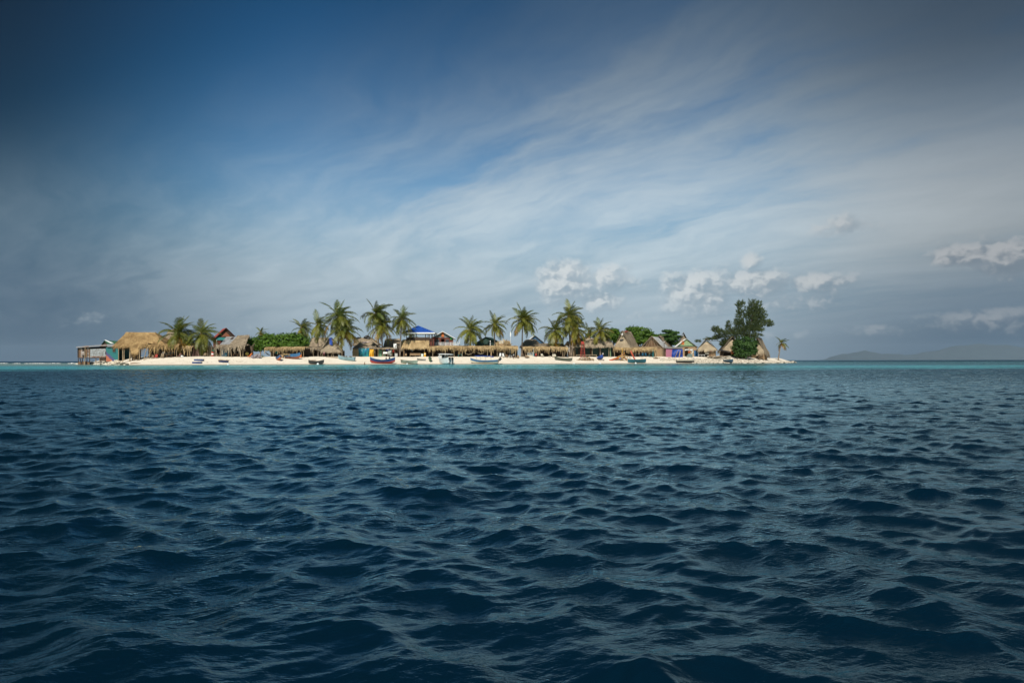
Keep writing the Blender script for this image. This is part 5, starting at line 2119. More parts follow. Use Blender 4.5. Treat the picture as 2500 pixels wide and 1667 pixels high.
panel(r, [(1664, 876, Yh + 3.5), (1627, 876, Yh + 3.5), (1627, 849, Yh + 3.5), (1664, 849, Yh + 3.5)], PINK, 'back_wall')
panel(r, [(1624, 849, Yh - .4), (1667, 849.6, Yh - .4), (1667, 847, Yh + 4), (1625, 846.5, Yh + 4)], GREY, 'flat_roof', .14)
drape('tarpaulin', 'dark blue tarpaulin hung over the doorway of the pink shed', 'tarpaulin', 1641, 1667, 852.5, 878, Yh - .5, TARPBLUE, 4, .1, 9)
for i, (xa, ya, xb, yb, m, lab) in enumerate(((1648, 876, 1655, 856, BOARD_TAN, 'thin tan plank leaning on the blue tarpaulin'), (1658, 878, 1661, 856, BOARD_TAN, 'thick tan plank leaning right on the blue tarpaulin'))):
    a, b = GP(xa, Yh - 1.1), W(xb, yb, Yh - .78)
    mb = MB()
    d = Vector((.07 + .08 * i, 0, 0))
    mb.slab([Vector((0, 0, 0)) - d, d, b - a + d, b - a - d], .06)
    solo(mb, 'plank', m, lab, 'plank', a, group='planks leaning on the tarpaulin')

# --- 20 green gabled house with thatch behind
f0 = GP(1676, 228)
r = thing('green_gable_house', 'pale green boarded gable with an orange stain in front of steep thatch', 'house', f0)
f = gable_hut(r, f0, R(-6), 6.6, 5, 3.4, 6.0, WHITE, BOARD_TAN, over=.5, gable='boards', gable_m=PALEGREEN, thatch=False, door=(-.6, .6), nsheets=5)
mb = MB()
mb.slab([f(-1.75, -.1, 4.1), f(-.75, -.1, 4.0), f(-.75, -.1, 5.35), f(-1.5, -.1, 5.3)], .03)
part(mb, 'painted_panel', ORANGE, r)
mb = MB()
mb.slab([f(-2.6, -.1, 3.4), f(2.6, -.1, 3.4), f(2.6, -.1, 3.62), f(-2.6, -.1, 3.62)], .05)
part(mb, 'gable_sill', DKGREEN, r)
f0 = GP(1669, 237)
r = thing('thatched_hut', 'very steep thatched peak rising behind the pale green gable', 'hut', f0, 'thatched huts')
gable_hut(r, f0, R(-12), 5.2, 6, 3.2, 8.4, THATCH_OLD, WOOD_BROWN, over=.5, hang=.4)
for i, (x0, x1, y0, y1, m, nm) in enumerate(((1672, 1683, 852, 856, FABRIC_W, 'white sheet hung in a row below the pale green gable, left'), (1684, 1692, 852, 857, FABRIC_W, 'white sheet hung in a row below the pale green gable, right'),
                                            (1680, 1685, 856, 863, mat('yellow_red_cloth', (0.55, 0.2, 0.05), (0.4, 0.05, 0.03)), 'small orange and red cloth below the white sheets'),
                                            (1688, 1693, 857, 868, CREAM, 'cream towel hung right of the orange cloth'), (1695, 1704, 855, 872, mat('sky_blue_cloth', (0.05, 0.2, 0.42)), 'sky blue sheet hung at the corner of the next hut'))):
    drape('laundry', nm, 'cloth', x0, x1, y0, y1, 222 + (0.4 if i == 4 else 0), m, 2, .3, 20 + i)
r = thing('washing_line', 'washing line on two poles in front of the pale green gable', 'washing line', GP(1685, 222))
for px in (1671, 1705):
    post_to_ground(r, px, 850, 222.1, .06)
mb = MB()
mb.tube([W(1671, 851.5, 222.1), W(1688, 852.4, 222.1), W(1705, 851.5, 222.1)], .03, 4)
part(mb, 'line', ROPE, r)

# --- 21 thatched plank hut and neighbours at the right end
Yh = 220
f0 = GP(1726, Yh)
r = thing('thatched_hut', 'thatched plank hut with dark doorway above the white rubble bank', 'hut', f0, 'thatched huts')
f = gable_hut(r, f0, R(-18), 5.2, 5.5, 3.0, 6.2, THATCH_OLD, BOARD_TAN, over=.8, hang=.5, front=False, skirt=.2, gable_m=PALE_GABLE)
for k in range(6):
    x0 = .55 + k * .35
    mb = MB()
    mb.slab([f(x0 + .01, 0, -.5), f(x0 + .33, 0, -.5), f(x0 + .33, 0, 3.0), f(x0 + .01, 0, 3.0)], .05)
    part(mb, 'wall_board', BOARD_TAN if k > 1 else WOOD_BROWN, r)
mb = MB()
mb.slab([f(-.6, -.05, 1.0), f(.55, -.05, 1.0), f(.55, -.05, 1.5), f(-.6, -.05, 1.5)], .05)
part(mb, 'counter', CREAM, r)
for x0, x1, m in ((-.6, -.4, WHITE), (.35, .52, WHITE), (1.0, 1.7, RED)):
    mb = MB()
    mb.slab([f(x0, -.1, 1.8), f(x1, -.1, 1.8), f(x1, -.1, 2.6), f(x0, -.1, 2.6)], .04)
    part(mb, 'shutter', m, r)
mb = MB()
mb.slab([f(-2.6, 2.2, -.4), f(2.6, 2.2, -.4), f(2.6, 2.2, 3), f(-2.6, 2.2, 3)], .05)
part(mb, 'inner_wall', WOOD_DARK, r)
for x in (-2.5, -1.6, -.7):
    mb = MB()
    mb.tube([f(x, -.5, -.6), f(x, -.5, .9)], .05, 5)
    part(mb, 'rail_post', WHITE, r)
mb = MB()
mb.tube([f(-2.6, -.5, .85), f(-.6, -.5, .85)], .05, 5)
part(mb, 'rail', WHITE, r)
r = thing('rickety_deck', 'low stone and plank deck piled against the plank hut', 'deck', GP(1740, 217.2))
rr = random.Random(12)
mb = MB()
for k in range(70):
    mb.rock(W(1728 + 55 * rr.random(), 877 - 8 * rr.random(), 217 + rr.random() * 2), rr.uniform(.2, .45), rr, .5)
part(mb, 'stones', STONE, r, kind='stuff')
for k in range(5):
    xa = 1730 + k * 9
    panel(r, [(xa, 870 - k % 2, 216.8), (xa + 8.6, 869.5 - k % 2, 216.8), (xa + 8.6, 868.6 - k % 2, 218), (xa, 869 - k % 2, 218)], DRIFT, 'deck_plank', .1)
f0 = GP(1788, 226)
r = thing('thatched_hut', 'thatched hut half hidden behind the rounded bush, left side', 'hut', f0, 'thatched huts')
gable_hut(r, f0, R(-8), 6.0, 6, 2.6, 6.6, THATCH_OLD, WOOD_DARK, over=.6, hang=.55, skirt=.3, door=(-1.5, 1.5), gable_m=PALE_GABLE)
f0 = GP(1850, 229)
r = thing('thatched_hut', 'rounded thatched hut at the far right behind the bush', 'hut', f0, 'thatched huts')
gable_hut(r, f0, R(-36), 4.2, 3.6, 2.5, 7.0, THATCH_OLD, BOARD_TAN, over=.6, hang=.8, skirt=.4, door=(-.4, .4), gable_m=PALE_GABLE)
drape('cloth', 'bright orange cloth hung under the thatch left of the rounded bush', 'cloth', 1784.5, 1790, 856, 864, 222.5, ORANGE, 2, .2, 31)
r = thing('shade_tent', 'dark shade net stretched from the plank hut to the thatched hut', 'shade net', GP(1765, 223))
panel(r, [(1757, 855, 222), (1785, 861, 222), (1786, 857, 226), (1758, 852, 226)], BLACK, 'net', .04)
for px, yt in ((1757, 855), (1786, 859)):
    post_to_ground(r, px, yt, 222.2, .06)

# ------------------------------------------------------------------ trees
palm('leftmost tall palm with dark upswept fronds in front of grey thatch', 433, 815, 53, 441, 187, 26, 1, .25, .3)
palm('second palm from the left beside the brown ladder lookout', 491, 816, 46, 488, 188.5, 24, 2, .35, .35)
palm('stunted yellowing palm between the two left palms', 464, 834, 25, 466, 187.5, 16, 3, .1, .75)
palm('small palm crown just showing above the left of the big bush', 637, 812, 17, 636, 214, 16, 4, .3, .15)
palm('palm crown leaning right above the right end of the big bush', 736, 801, 33, 736, 208, 20, 5, .45, .2)
palm('slender palm with a white sign on its grey trunk', 775, 793, 38, 777, 199, 22, 6, .35, .35)
palm('tall dense palm left of centre with the highest crown', 825, 774, 50, 827, 199.5, 28, 7, .40, .3)
palm('palm hanging over the blue-topped kiosk with a pale trunk', 835, 806, 48, 834, 199, 24, 8, .35, .5)
palm('tall windswept palm standing behind a yellow-green shorter one', 917, 766, 44, 928, 205, 24, 9, .45, .3)
palm('yellow-green palm with drooping fronds above the open stall', 931, 795, 42, 935, 204.5, 24, 10, .2, .65)
palm('star shaped palm just left of the blue roofed tower', 981, 780, 39, 976, 204, 24, 11, .02, .4)
palm('broad palm covering the right end of the white railing', 1148, 806, 43, 1150, 208, 26, 12, .2, .45)
palm('palm with separate arching fronds above the straw stack', 1207, 793, 38, 1208, 211, 20, 13, .2, .5)
palm('large palm with a top tuft and a ring of hanging fronds', 1276, 783, 44, 1274, 213, 30, 14, .25, .45)
palm('left palm of the cluster over the second long shade', 1355, 808, 41, 1353, 214, 26, 15, .2, .5)
palm('tallest palm of the cluster over the second long shade', 1389, 772, 44, 1392, 215.5, 28, 16, .3, .5)
palm('shorter yellow palm at the right of the cluster', 1402, 803, 40, 1395, 214.5, 24, 17, .3, .65)
palm('palm with bright fronds over the long green house', 1464, 808, 37, 1466, 216, 22, 18, .25, .6)
palm('small dark palm between the cluster and the bright fronded palm', 1437, 812, 24, 1438, 232, 18, 19, .3, .05)
palm('tiny palm crown left of the tall steep thatched hut', 1517, 818, 15, 1516, 236, 14, 20, .2, .1)
palm('lone small palm on the rocky spit at the right end', 1908, 838, 19, 1900, 240, 13, 21, .25, .35, lean=-.3, dry=.2)
palm('palm crown seen through the open floor of the blue roofed tower', 1004, 822, 22, 1004, 226, 18, 22, .1, .15)

broadleaf('sea_grape', 'very large rounded bush of glossy leaves at the left of the beach', 'bush', 690, 199,
          [(690, 833, 46, 22, 0), (625, 838, 32, 19, 0), (655, 830, 30, 19, 1), (720, 827, 30, 19, 0), (742, 836, 18, 19, 0), (605, 843, 16, 13, -.5), (668, 842, 40, 16, -2), (715, 844, 36, 14, -2), (630, 848, 26, 11, -1.5)],
          15000, .52, LEAF, 41, depth=1.0, trunk_r=.3, trunks=3)
b0 = GP(613, 193)
tr = thing('old_tree', 'thick brown trunk under the left edge of the big bush', 'tree', b0)
mb = MB()
mb.tube([(0, 0, -.1), (.1, 0, 1.4), (-.1, 0, 2.6)], [.55, .48, .4], 9)
part(mb, 'trunk', BARK, tr, local=True, smooth=True)
for dx, dz in ((-.9, 3.6), (.8, 3.8)):
    mb = MB()
    mb.tube([(-.1, 0, 2.5), (dx * .6, .3, 3.1), (dx, .6, dz)], [.3, .22, .12], 6)
    part(mb, 'limb', BARK, tr, local=True, smooth=True)
broadleaf('almond_tree', 'round green tree right of the bright fronded palm', 'tree', 1497, 228, [(1494, 818, 20, 20, 0), (1503, 812, 12, 12, 0), (1487, 828, 14, 14, 0), (1506, 825, 10, 14, 0)], 4200, .55, LEAF, 42)
broadleaf('almond_tree', 'widest green tree rising behind the steep thatched huts', 'tree', 1560, 236,
          [(1560, 812, 30, 18, 0), (1543, 806, 18, 13, 0), (1580, 815, 17, 15, 0), (1555, 830, 34, 16, 0), (1540, 822, 16, 16, 0), (1597, 822, 12, 9, 0), (1586, 832, 22, 12, 0)], 8000, .55, LEAF, 43)
broadleaf('almond_tree', 'dark layered tree behind the pink shed', 'tree', 1640, 238,
          [(1628, 808, 14, 4.5, 0), (1645, 812, 15, 4.5, 0), (1622, 819, 22, 5.5, 0), (1650, 822, 18, 5, 0), (1632, 829, 30, 6, 0), (1650, 838, 20, 6, 0), (1618, 836, 20, 8, 0), (1638, 818, 16, 9, 0)],
          6500, .55, LEAF_DARK, 44)
broadleaf('sea_grape', 'rounded dark green bush between the two right end huts', 'bush', 1818, 220,
          [(1818, 848, 30, 24, 0), (1808, 836, 20, 16, 0), (1832, 842, 20, 20, .5), (1800, 850, 16, 15, 0), (1840, 856, 12, 14, 0), (1815, 864, 28, 10, -.8), (1796, 838, 9, 9, 0), (1843, 838, 9, 10, 0), (1822, 826, 10, 7, 0)], 7000, .50, LEAF_DARK, 45, trunk_r=.2, trunks=2)


def casuarina(label, bx, Y, limbs, blobs, seed, n):
    """Feathery tree: leaning limbs and upright needle tufts."""
    rng = random.Random(seed)
    base = GP(bx, Y, -.1)
    root = thing('casuarina_tree', label, 'tree', base)
    for pts in limbs:
        P = [base if p is None else W(p[0], p[1], Y + p[2]) for p in pts]
        mb = MB()
        k = len(P)
        mb.tube(P, [(.34 if pts[0] is None else .16) * (1 - .8 * i / (k - 1)) for i in range(k)], 6)
        part(mb, 'trunk' if pts[0] is None and len(pts) > 3 else 'limb', BARK, root, smooth=True)
    mb = MB()
    tot = sum(b[2] * b[3] for b in blobs)
    for (x, y, rx, ry, dY, sw) in blobs:
        c = W(x, y, Y + dY)
        k = (Y + dY) / F
        for _ in range(int(n * rx * ry / tot)):
            d = Vector((rng.gauss(0, 1), rng.gauss(0, 1), rng.gauss(0, 1))).normalized()
            rr = rng.random() ** .45 * (1 + .35 * mnoise.noise(d * 2.2 + c))
            p = Vector((c.x + d.x * rx * k * rr, c.y + d.y * rx * k * rr * .8, c.z + d.z * ry * k * rr))
            g = Vector((d.x * .55 + sw, d.y * .5, .9 + .25 * d.z)).normalized()
            for q in range(6):
                a = (g + Vector((rng.gauss(0, .3), rng.gauss(0, .3), rng.gauss(0, .22)))).normalized()
                L = rng.uniform(.55, 1.15)
                s = a.cross(Vector((rng.uniform(-1, 1), rng.uniform(-1, 1), .2))).normalized() * rng.uniform(.03, .06)
                p1 = p + a * L * .6
                t = p + a * L + Vector((0, 0, -.08))
                mb.add([p - s * .6, p + s * .6, p1 + s, p1 - s, t], [(0, 1, 2, 3), (3, 2, 4)])
    part(mb, 'foliage', NEEDLE, root, kind='stuff')
    return root


casuarina('big feathery dark tree standing tallest at the right end', 1826, 229,
          [[None, (1828, 840, 0), (1832, 800, 0), (1838, 760, 0), (1840, 735, 0)], [(1829, 835, 0), (1845, 800, .5), (1868, 785, .5), (1884, 784, .5)],
           [(1828, 845, 0), (1815, 800, 0), (1806, 760, 0), (1803, 738, 0)], [(1827, 850, 0), (1800, 830, -.5), (1760, 815, -.5), (1736, 797, -.5)],
           [(1826, 858, 0), (1790, 840, 0), (1750, 832, 0), (1704, 834, 0)], [(1800, 830, 0), (1782, 800, 0), (1777, 785, 0)], [(1829, 830, 0), (1850, 826, 0), (1860, 818, 0)]],
          [(1843, 752, 17, 20, 0, 0.0), (1832, 770, 18, 22, 0, 0), (1855, 770, 16, 18, .5, .2), (1850, 788, 20, 16, .5, .2), (1874, 790, 13, 9, .5, .7), (1808, 745, 11, 10, 0, -.1),
           (1806, 765, 8, 14, 0, 0), (1803, 790, 12, 16, 0, -.2), (1825, 800, 24, 16, 0, 0), (1845, 805, 16, 10, 0, .3), (1812, 815, 22, 12, 0, -.1), (1765, 815, 20, 11, -.5, -.45), (1748, 806, 10, 9, -.5, -.5),
           (1779, 796, 6, 13, 0, -.1), (1790, 812, 12, 12, 0, -.2), (1785, 828, 22, 9, 0, -.3), (1752, 826, 12, 6, 0, -.5), (1733, 829, 13, 4.5, 0, -.6), (1706, 834, 8, 3, 0, -.8), (1768, 840, 12, 10, 0, -.2), (1836, 822, 20, 9, 0, .1),
           (1855, 806, 12, 4, 0, .9), (1856, 819, 8, 2.5, 0, 1.1), (1780, 846, 16, 8, 0, -.1)], 51, 3900)
r = thing('spiky_plant', 'low spiky green plant on the sand beside the grey tarpaulin heap', 'plant', on_beach(641, 872))
for k in range(14):
    mb = MB()
    an = k * 2.4
    el = RT.uniform(.3, 1.2)
    d = Vector((math.cos(an) * math.cos(el), math.sin(an) * math.cos(el), math.sin(el)))
    s = Vector((-math.sin(an), math.cos(an), 0)) * .06
    mb.add([-s, s, d * .6 + s, d * .6 - s, d * 1.05 - Vector((0, 0, .1))], [(0, 1, 2, 3), (3, 2, 4)])
    part(mb, 'leaf', LEAF, r, local=True)

# white notice on the palm trunk
mb = MB()
mb.box((0, 0, 0), (.62, .05, .78))
nb_ = W(777, 852.5, 198.4)
sgn = thing('notice_sign', 'small white notice board fixed to the slender palm trunk', 'sign', nb_)
part(mb, 'board', WHITE, sgn, local=True)
mb = MB()
for k in range(3):
    mb.box((0, -.03, .2 - k * .18), (.32 - .06 * k, .02, .05))
part(mb, 'lettering', GREY, sgn, local=True)

# ------------------------------------------------------------------ boats
B = on_beach


def water_at(x, Y, dz=0.0):
    return Vector(((x - 1250) / F * Y, Y, dz))


p = B(681, 880)
boat('rowing_boat', 'blue and orange rowing boat with a box in it below the long bush shelter', 'boat', p + Vector((0, 0, .02)), 3.9, 1.5, .85, R(-58), ORANGE, paint('faded_blue_boat_paint', (0.06, 0.14, 0.30)), WOOD_BROWN, tilt=(R(6), R(-6)), transom=False, group='boats on the beach')
p = B(715, 876.5)
boat('rowing_boat', 'red brown and blue fishing boat with a net piled in its bow', 'boat', p, 4.6, 1.8, 1.35, R(-14), mat('red_brown_hull', (0.28, 0.11, 0.06), (0.17, 0.07, 0.04)), paint('sea_blue_paint', (0.04, 0.17, 0.36)), WOOD_BROWN, tilt=(0, 0), rise=.3, group='boats on the beach')
mb = MB()
rr = random.Random(5)
for k in range(60):
    mb.rock((rr.uniform(-.9, .9), rr.uniform(-.5, .5), rr.uniform(0, .5)), rr.uniform(.14, .26), rr, .6)
solo(mb, 'fishing_net', mat('tan_net', (0.34, 0.25, 0.12), (0.2, 0.14, 0.07), 8, .95, island=.5), 'tan fishing net heaped over the side of the red brown boat', 'net', p + Vector((-1.5, -.3, .95)))
mb = MB()
mb.box((0, 0, .45), (1.1, .8, .75))
mb.box((0, 0, .85), (1.16, .86, .07))
solo(mb, 'wooden_box', BOARD_TAN, 'tan wooden box standing behind the blue and orange rowing boat', 'box', B(688, 873.5))
mb = MB()
mb.box((0, 0, .4), (.55, .5, .8))
solo(mb, 'wooden_box', ORANGE, 'small orange box at the stern of the red brown fishing boat', 'box', B(734, 873))
p = B(772, 889.4)
boat('dinghy', 'black tarred dinghy at the water edge with a white float', 'boat', p, 4.1, 1.4, .85, R(4), DARKBOAT, DARKBOAT, WOOD_DARK, rise=.45, transom=False, group='boats at the water edge')
mb = MB()
mb.box((0, 0, 0), (2.0, .5, .16), ry=.1)
mb.box((.1, .1, .16), (1.4, .4, .1), ry=-.08)
solo(mb, 'plank_stack', WOOD_BROWN, 'brown planks stacked across the black dinghy', 'planks', p + Vector((-.9, 0, .95)))


def float_ball(label, x, Y, r=.32, m=WHITE, z=.1):
    mb = MB()
    mb.ball((0, 0, 0), r, 10, 7)
    mb.tube([(0, 0, r * .9), (0, 0, r * 1.25)], r * .2, 6)
    solo(mb, 'float', m, label, 'float', water_at(x, Y, z), group='white mooring floats', smooth=True)


float_ball('white float against the side of the black dinghy', 776, SY(776) - 1.8, .33)
float_ball('small white float with a dark top in shallow water left of the black dinghy', 557, SY(557) - .6, .26)
float_ball('white float in front of the grey green skiff', 994, SY(994) - 1.2, .24)
float_ball('white float at the water edge below the dark dugout', 1401, SY(1401) - .8, .26)
float_ball('white float at the water edge below the blue round boat', 1465, SY(1465) - .8, .30)
float_ball('white float in front of the teal boat', 1552, SY(1552) - 3, .30)
p = B(846, 880)
boat('skiff', 'pale blue skiff with a light deck drawn up below the teal tarpaulin', 'boat', p, 5.0, 1.7, .95, R(168), PALEBLUE, PALEBLUE, GREY, tilt=(R(-4), R(-3)), group='boats on the beach')
mb = MB()
mb.tube([(-1.9, 0, 0), (0, .05, .03), (1.9, 0, 0)], [.12, .15, .11], 8)
solo(mb, 'log', DRIFT, 'straight brown log on the sand left of the pale blue skiff', 'log', B(812, 873.5) + Vector((0, 0, .1)))
mb = MB()
for k in range(9):
    mb.rock((RT.uniform(-1.2, 1.2), RT.uniform(-.2, .2), RT.uniform(0, .3)), .22, RT)
solo(mb, 'gear_heap', GREY, 'grey fishing gear heaped in the pale blue skiff', 'gear', p + Vector((.2, .1, .95)))
# red and blue boat at the edge
Yb = SY(934) + 1.2
p = water_at(934, Yb, gz((934 - 1250) / F * Yb, Yb) + .02)
rb = boat('fishing_boat', 'long blue and red wooden boat at the water edge with people in it', 'boat', p, 7.0, 1.9, 1.05, R(178), RED, NAVY, WOOD_BROWN, rise=.75, transom=False, split=.52, rim=PALEBLUE, thwarts=4, group='boats at the water edge')
# grey green skiff, dugouts
p = B(999, 888.3)
boat('skiff', 'grey green skiff lying aslant at the water edge', 'boat', p, 4.9, 1.6, .85, R(-16), GREENGREY, GREENGREY, OLIVE, tilt=(R(-5), R(5)), group='boats at the water edge')
mb = MB()
mb.slab([(-1.3, 0, 0), (1.1, .1, -.35), (1.1, .55, -.35), (-1.3, .5, 0)], .1)
solo(mb, 'plank', DRIFT, 'weathered plank lying on the bow of the grey green skiff', 'plank', p + Vector((-1.2, -.2, 1.25)))
p = B(1028, 880.5)
boat('dugout_canoe', 'short grey dugout canoe lying tilted under the tower bench', 'canoe', p, 2.8, .75, .42, R(-18), GREY, GREY, WOOD_DARK, tilt=(R(-12), R(6)), transom=False, thwarts=1, group='canoes on the sand')
p = B(1050, 882)
boat('dugout_canoe', 'green canoe seen end on left of the white motor boat', 'canoe', p, 4.2, .95, .85, R(-80), mat('faded_green_hull', (0.13, 0.24, 0.15), (0.08, 0.15, 0.1)), mat('faded_green_hull', (0.13, 0.24, 0.15)), OLIVE, tilt=(0, R(5)), transom=False, thwarts=2, rise=.5, group='canoes on the sand')
p = B(1375, 881)
boat('dugout_canoe', 'dark olive dugout canoe pulled up below the palm cluster', 'canoe', p, 5.4, 1.0, .75, R(166), OLIVE, OLIVE, WOOD_DARK, tilt=(R(6), R(-5)), transom=False, rise=.55, thwarts=2, group='canoes on the sand')
p = B(1555, 886.2)
boat('rowing_boat', 'teal wooden boat at the water edge in front of the yellow kayak heap', 'boat', p, 5.6, 1.7, 1.05, R(3), paint('deep_teal_boat_paint', (0.02, 0.13, 0.17)), paint('deep_teal_boat_paint', (0.02, 0.13, 0.17)), TEAL, rise=.18, transom=False, group='boats at the water edge', keel_rise=.3)
p = B(1673, 886)
boat('barge', 'flat weathered punt with a pale rim below the pink shed', 'boat', p, 5.4, 1.7, .85, R(-2), DARKBOAT, CREAM, WOOD_DARK, rise=.08, split=.8, keel_rise=.2, group='boats at the water edge')
p = B(1779, 886)
boat('rowing_boat', 'small dark blue boat with its bow to the sea below the right end huts', 'boat', p, 3.6, 1.6, .95, R(-62), paint('dark_slate_blue_hull', (0.03, 0.08, 0.13)), paint('dark_slate_blue_hull', (0.03, 0.08, 0.13)), PALEBLUE, rise=.3, rim=PALEBLUE, group='boats at the water edge')
p = B(1469, 878)
boat('round_boat', 'small bright blue tub boat tipped up on a pallet', 'boat', p + Vector((0, 0, .25)), 2.3, 1.9, .95, R(-60), BLUE, BLUE, TARPBLUE, tilt=(R(28), R(-14)), rise=.25, thwarts=1, group='boats on the beach')
mb = MB()
for k in range(4):
    mb.box((0, -.45 + .3 * k, .18), (1.8, .2, .05))
for x in (-.75, .75):
    mb.box((x, 0, .08), (.12, 1.2, .14))
solo(mb, 'pallet', WOOD_BROWN, 'brown wooden pallet under the bright blue tub boat', 'pallet', B(1468, 879.5))

# white twin outboard boat
Yb = SY(1088) + .6
p = water_at(1086, Yb, gz((1086 - 1250) / F * Yb, Yb) - .05)
wb = boat('motor_boat', 'white twin engine motor boat with a hard canopy, stern to the sea', 'boat', p, 6.6, 2.6, 1.5, R(124), WHITE, WHITE, CREAM, rise=.75, thwarts=2, group='boats at the water edge', flare=.22, split=.3)
mb = MB()
mb.box((-3.34, 0, .95), (.08, 1.85, 1.1))
part(mb, 'transom', WHITE, wb, local=True)
for sy in (-1, 1):
    mb = MB()
    mb.slab([(-.2, sy * 1.2, 1.45), (2.0, sy * 1.05, 1.75), (1.9, sy * 1.0, 2.35), (0, sy * 1.1, 2.05)], .05 * sy)
    part(mb, 'side_screen', WHITE, wb, local=True)
E4 = Matrix.Identity(4)
for x in (-1.8, .1, 1.2):
    for sy in (-1, 1):
        mb = MB()
        mb.tube([(x, sy * 1.0, 1.1), (x * .98, sy * .95, 2.75)], .045, 6)
        part(mb, 'canopy_post', WHITE, wb, local=True)
mb = MB()
mb.slab([(-2.5, -1.35, 2.72), (1.7, -1.3, 2.85), (1.7, 1.3, 2.85), (-2.5, 1.35, 2.72)], .10)
mb.slab([(-2.2, -1.0, 2.80), (1.4, -1.0, 2.95), (1.4, 1.0, 2.95), (-2.2, 1.0, 2.80)], .10)
part(mb, 'canopy_roof', WHITE, wb, local=True)
mb = MB()
mb.box((.3, 0, 1.35), (.9, .9, 1.0))
cn = part(mb, 'console', WHITE, wb, local=True)
mb = MB()
mb.slab([(.85, -.6, 1.8), (.85, .6, 1.8), (.6, .55, 2.35), (.6, -.55, 2.35)], .03)
part(mb, 'windscreen', mat('tinted_glass', (0.04, 0.06, 0.07), None, 1, .08), cn, local=True)
for x in (-1.6, -.7):
    mb = MB()
    mb.box((x, 0, 1.05), (.6, 1.6, .12))
    mb.box((x - .28, 0, 1.35), (.1, 1.6, .5))
    part(mb, 'seat', GREY, wb, local=True)
outboard(wb, -3.35, .42, 1.1, BLACK, 1.25)
outboard(wb, -3.35, -.42, 1.1, BLACK, 1.25)
mb = MB()
for sy in (-1, 1):
    mb.tube([(1.2, sy * 1.05, 1.5), (2.2, sy * .8, 1.95), (3.1, sy * .25, 2.2)], .03, 5)
part(mb, 'bow_rail', WHITE, wb, local=True)

# launch with the blue canvas
Yb = SY(1180) + .8
p = water_at(1182, Yb, gz((1182 - 1250) / F * Yb, Yb))
lb = boat('launch', 'slim white and blue launch under a sagging blue canvas canopy', 'boat', p, 7.8, 1.8, .95, R(175), CREAM, paint('launch_blue_band', (0.05, 0.16, 0.33)), PALEBLUE, rise=.75, rim=WHITE, thwarts=4, group='boats at the water edge', split=.6)
for x in (-1.9, -.4, 1.0, 2.2):
    for sy in (-1, 1):
        mb = MB()
        mb.tube([(x, sy * .75, .95), (x, sy * .7, 2.05)], .025, 5)
        part(mb, 'canopy_post', GREY, lb, local=True)
mb = MB()
vs, fs = [], []
for i in range(15):
    x = -2.6 + 5.2 * i / 14
    for k in range(5):
        y = -.85 + 1.7 * k / 4
        vs.append((x, y, 2.06 + .22 * math.cos(y * 1.6) + .10 * math.sin(x * 3.2) * (1 if k in (0, 4) else .5) - .06 * abs(x) + .05 * math.sin(i * 2.2 + k) + .12 * (x > 1)))
for i in range(14):
    for k in range(4):
        q = i * 5 + k
        fs.append((q, q + 5, q + 6, q + 1))
mb.add(vs, fs)
mb.add([(a, b, c - .09) for a, b, c in vs], [f[::-1] for f in fs])
part(mb, 'canvas_canopy', BLUE, lb, local=True, smooth=True)
outboard(lb, -4.0, 0, 1.05, mat('dark_outboard', (0.05, 0.055, 0.06), (0.02, 0.02, 0.02), 3, .4), 1.5, R(-38))

# ------------------------------------------------------------------ things on the sand
for i, (px, py, w, lab) in enumerate(((486, 880.5, 2.35, 'upper of two flat dark blue boxes on the sand'), (481.5, 887, 2.25, 'lower of two flat dark blue boxes on the sand'))):
    crate(lab, B(px, py), R(-2 + 4 * i), NAVY, w, .8, .42, 'storage_box', 'box', 'dark blue boxes on the sand')
p = B(546, 885)
boat('small_tub', 'dark blue tub boat loaded with driftwood sticks', 'boat', p, 2.6, 1.1, .48, R(2), NAVY, NAVY, WOOD_DARK, rise=.15, thwarts=1, transom=False, group='boats on the beach', keel_rise=.3)
mb = MB()
rr = random.Random(8)
for k in range(16):
    a = Vector((rr.uniform(-1.5, .3), rr.uniform(-.35, .35), .42 + rr.uniform(0, .25)))
    b = a + Vector((rr.uniform(.9, 1.9), rr.uniform(-.3, .3), rr.uniform(-.12, .3)))
    mb.tube([a, a.lerp(b, .5) + Vector((0, 0, rr.uniform(-.08, .1))), b], [.06, .05, .03], 5)
solo(mb, 'driftwood_heap', DRIFT, 'brown driftwood sticks heaped across the dark blue tub', 'driftwood', p)
mb = MB()
mb.tube([(-.9, 0, .1), (-.3, 0, .02), (.5, 0, .08)], [.06, .08, .03], 5)
mb.tube([(-.2, .2, .06), (.9, .3, .15)], [.05, .03], 5)
solo(mb, 'driftwood', DRIFT, 'forked driftwood stick on bare sand right of the dark blue tub', 'driftwood', B(585, 883.5))
mb = MB()
mb.tube([(-1.3, 0, .05), (-.3, .05, .12), (1.35, 0, .06)], [.14, .16, .08], 7)
solo(mb, 'driftwood_log', DRIFT, 'dark driftwood log near the waterline below the golden hall', 'log', B(331, 887.5))
barrel('red and white banded barrel under the pole pergola', GP(519, 186.4), ((.36, RED), (.30, WHITE), (.34, RED)), .31, 1.3)
mb = MB()
mb.tube([(0, 0, 0), (0, 0, .35), (0, 0, .5), (0, 0, .62)], [.14, .14, .05, .05], 8)
mb.ball((.25, 0, .12), .14, 8, 5)
solo(mb, 'green_bottle', paint('bottle_green_glass', (0.02, 0.16, 0.10)), 'green bottle standing on the red and white barrel', 'bottle', GP(520.5, 186.4) + Vector((0, 0, 1.33)))
barrel('bright blue plastic drum standing before the lean-to shop', GP(551.5, 188.4), ((.5, PALEBLUE), (.5, paint('drum_blue', (0.05, 0.25, 0.40)))), .33, 1.1, 'drum', 'drum')
table('low table beside the red and white barrel', GP(527, 186.8), 0, WOOD, 1.1, .6, .8)
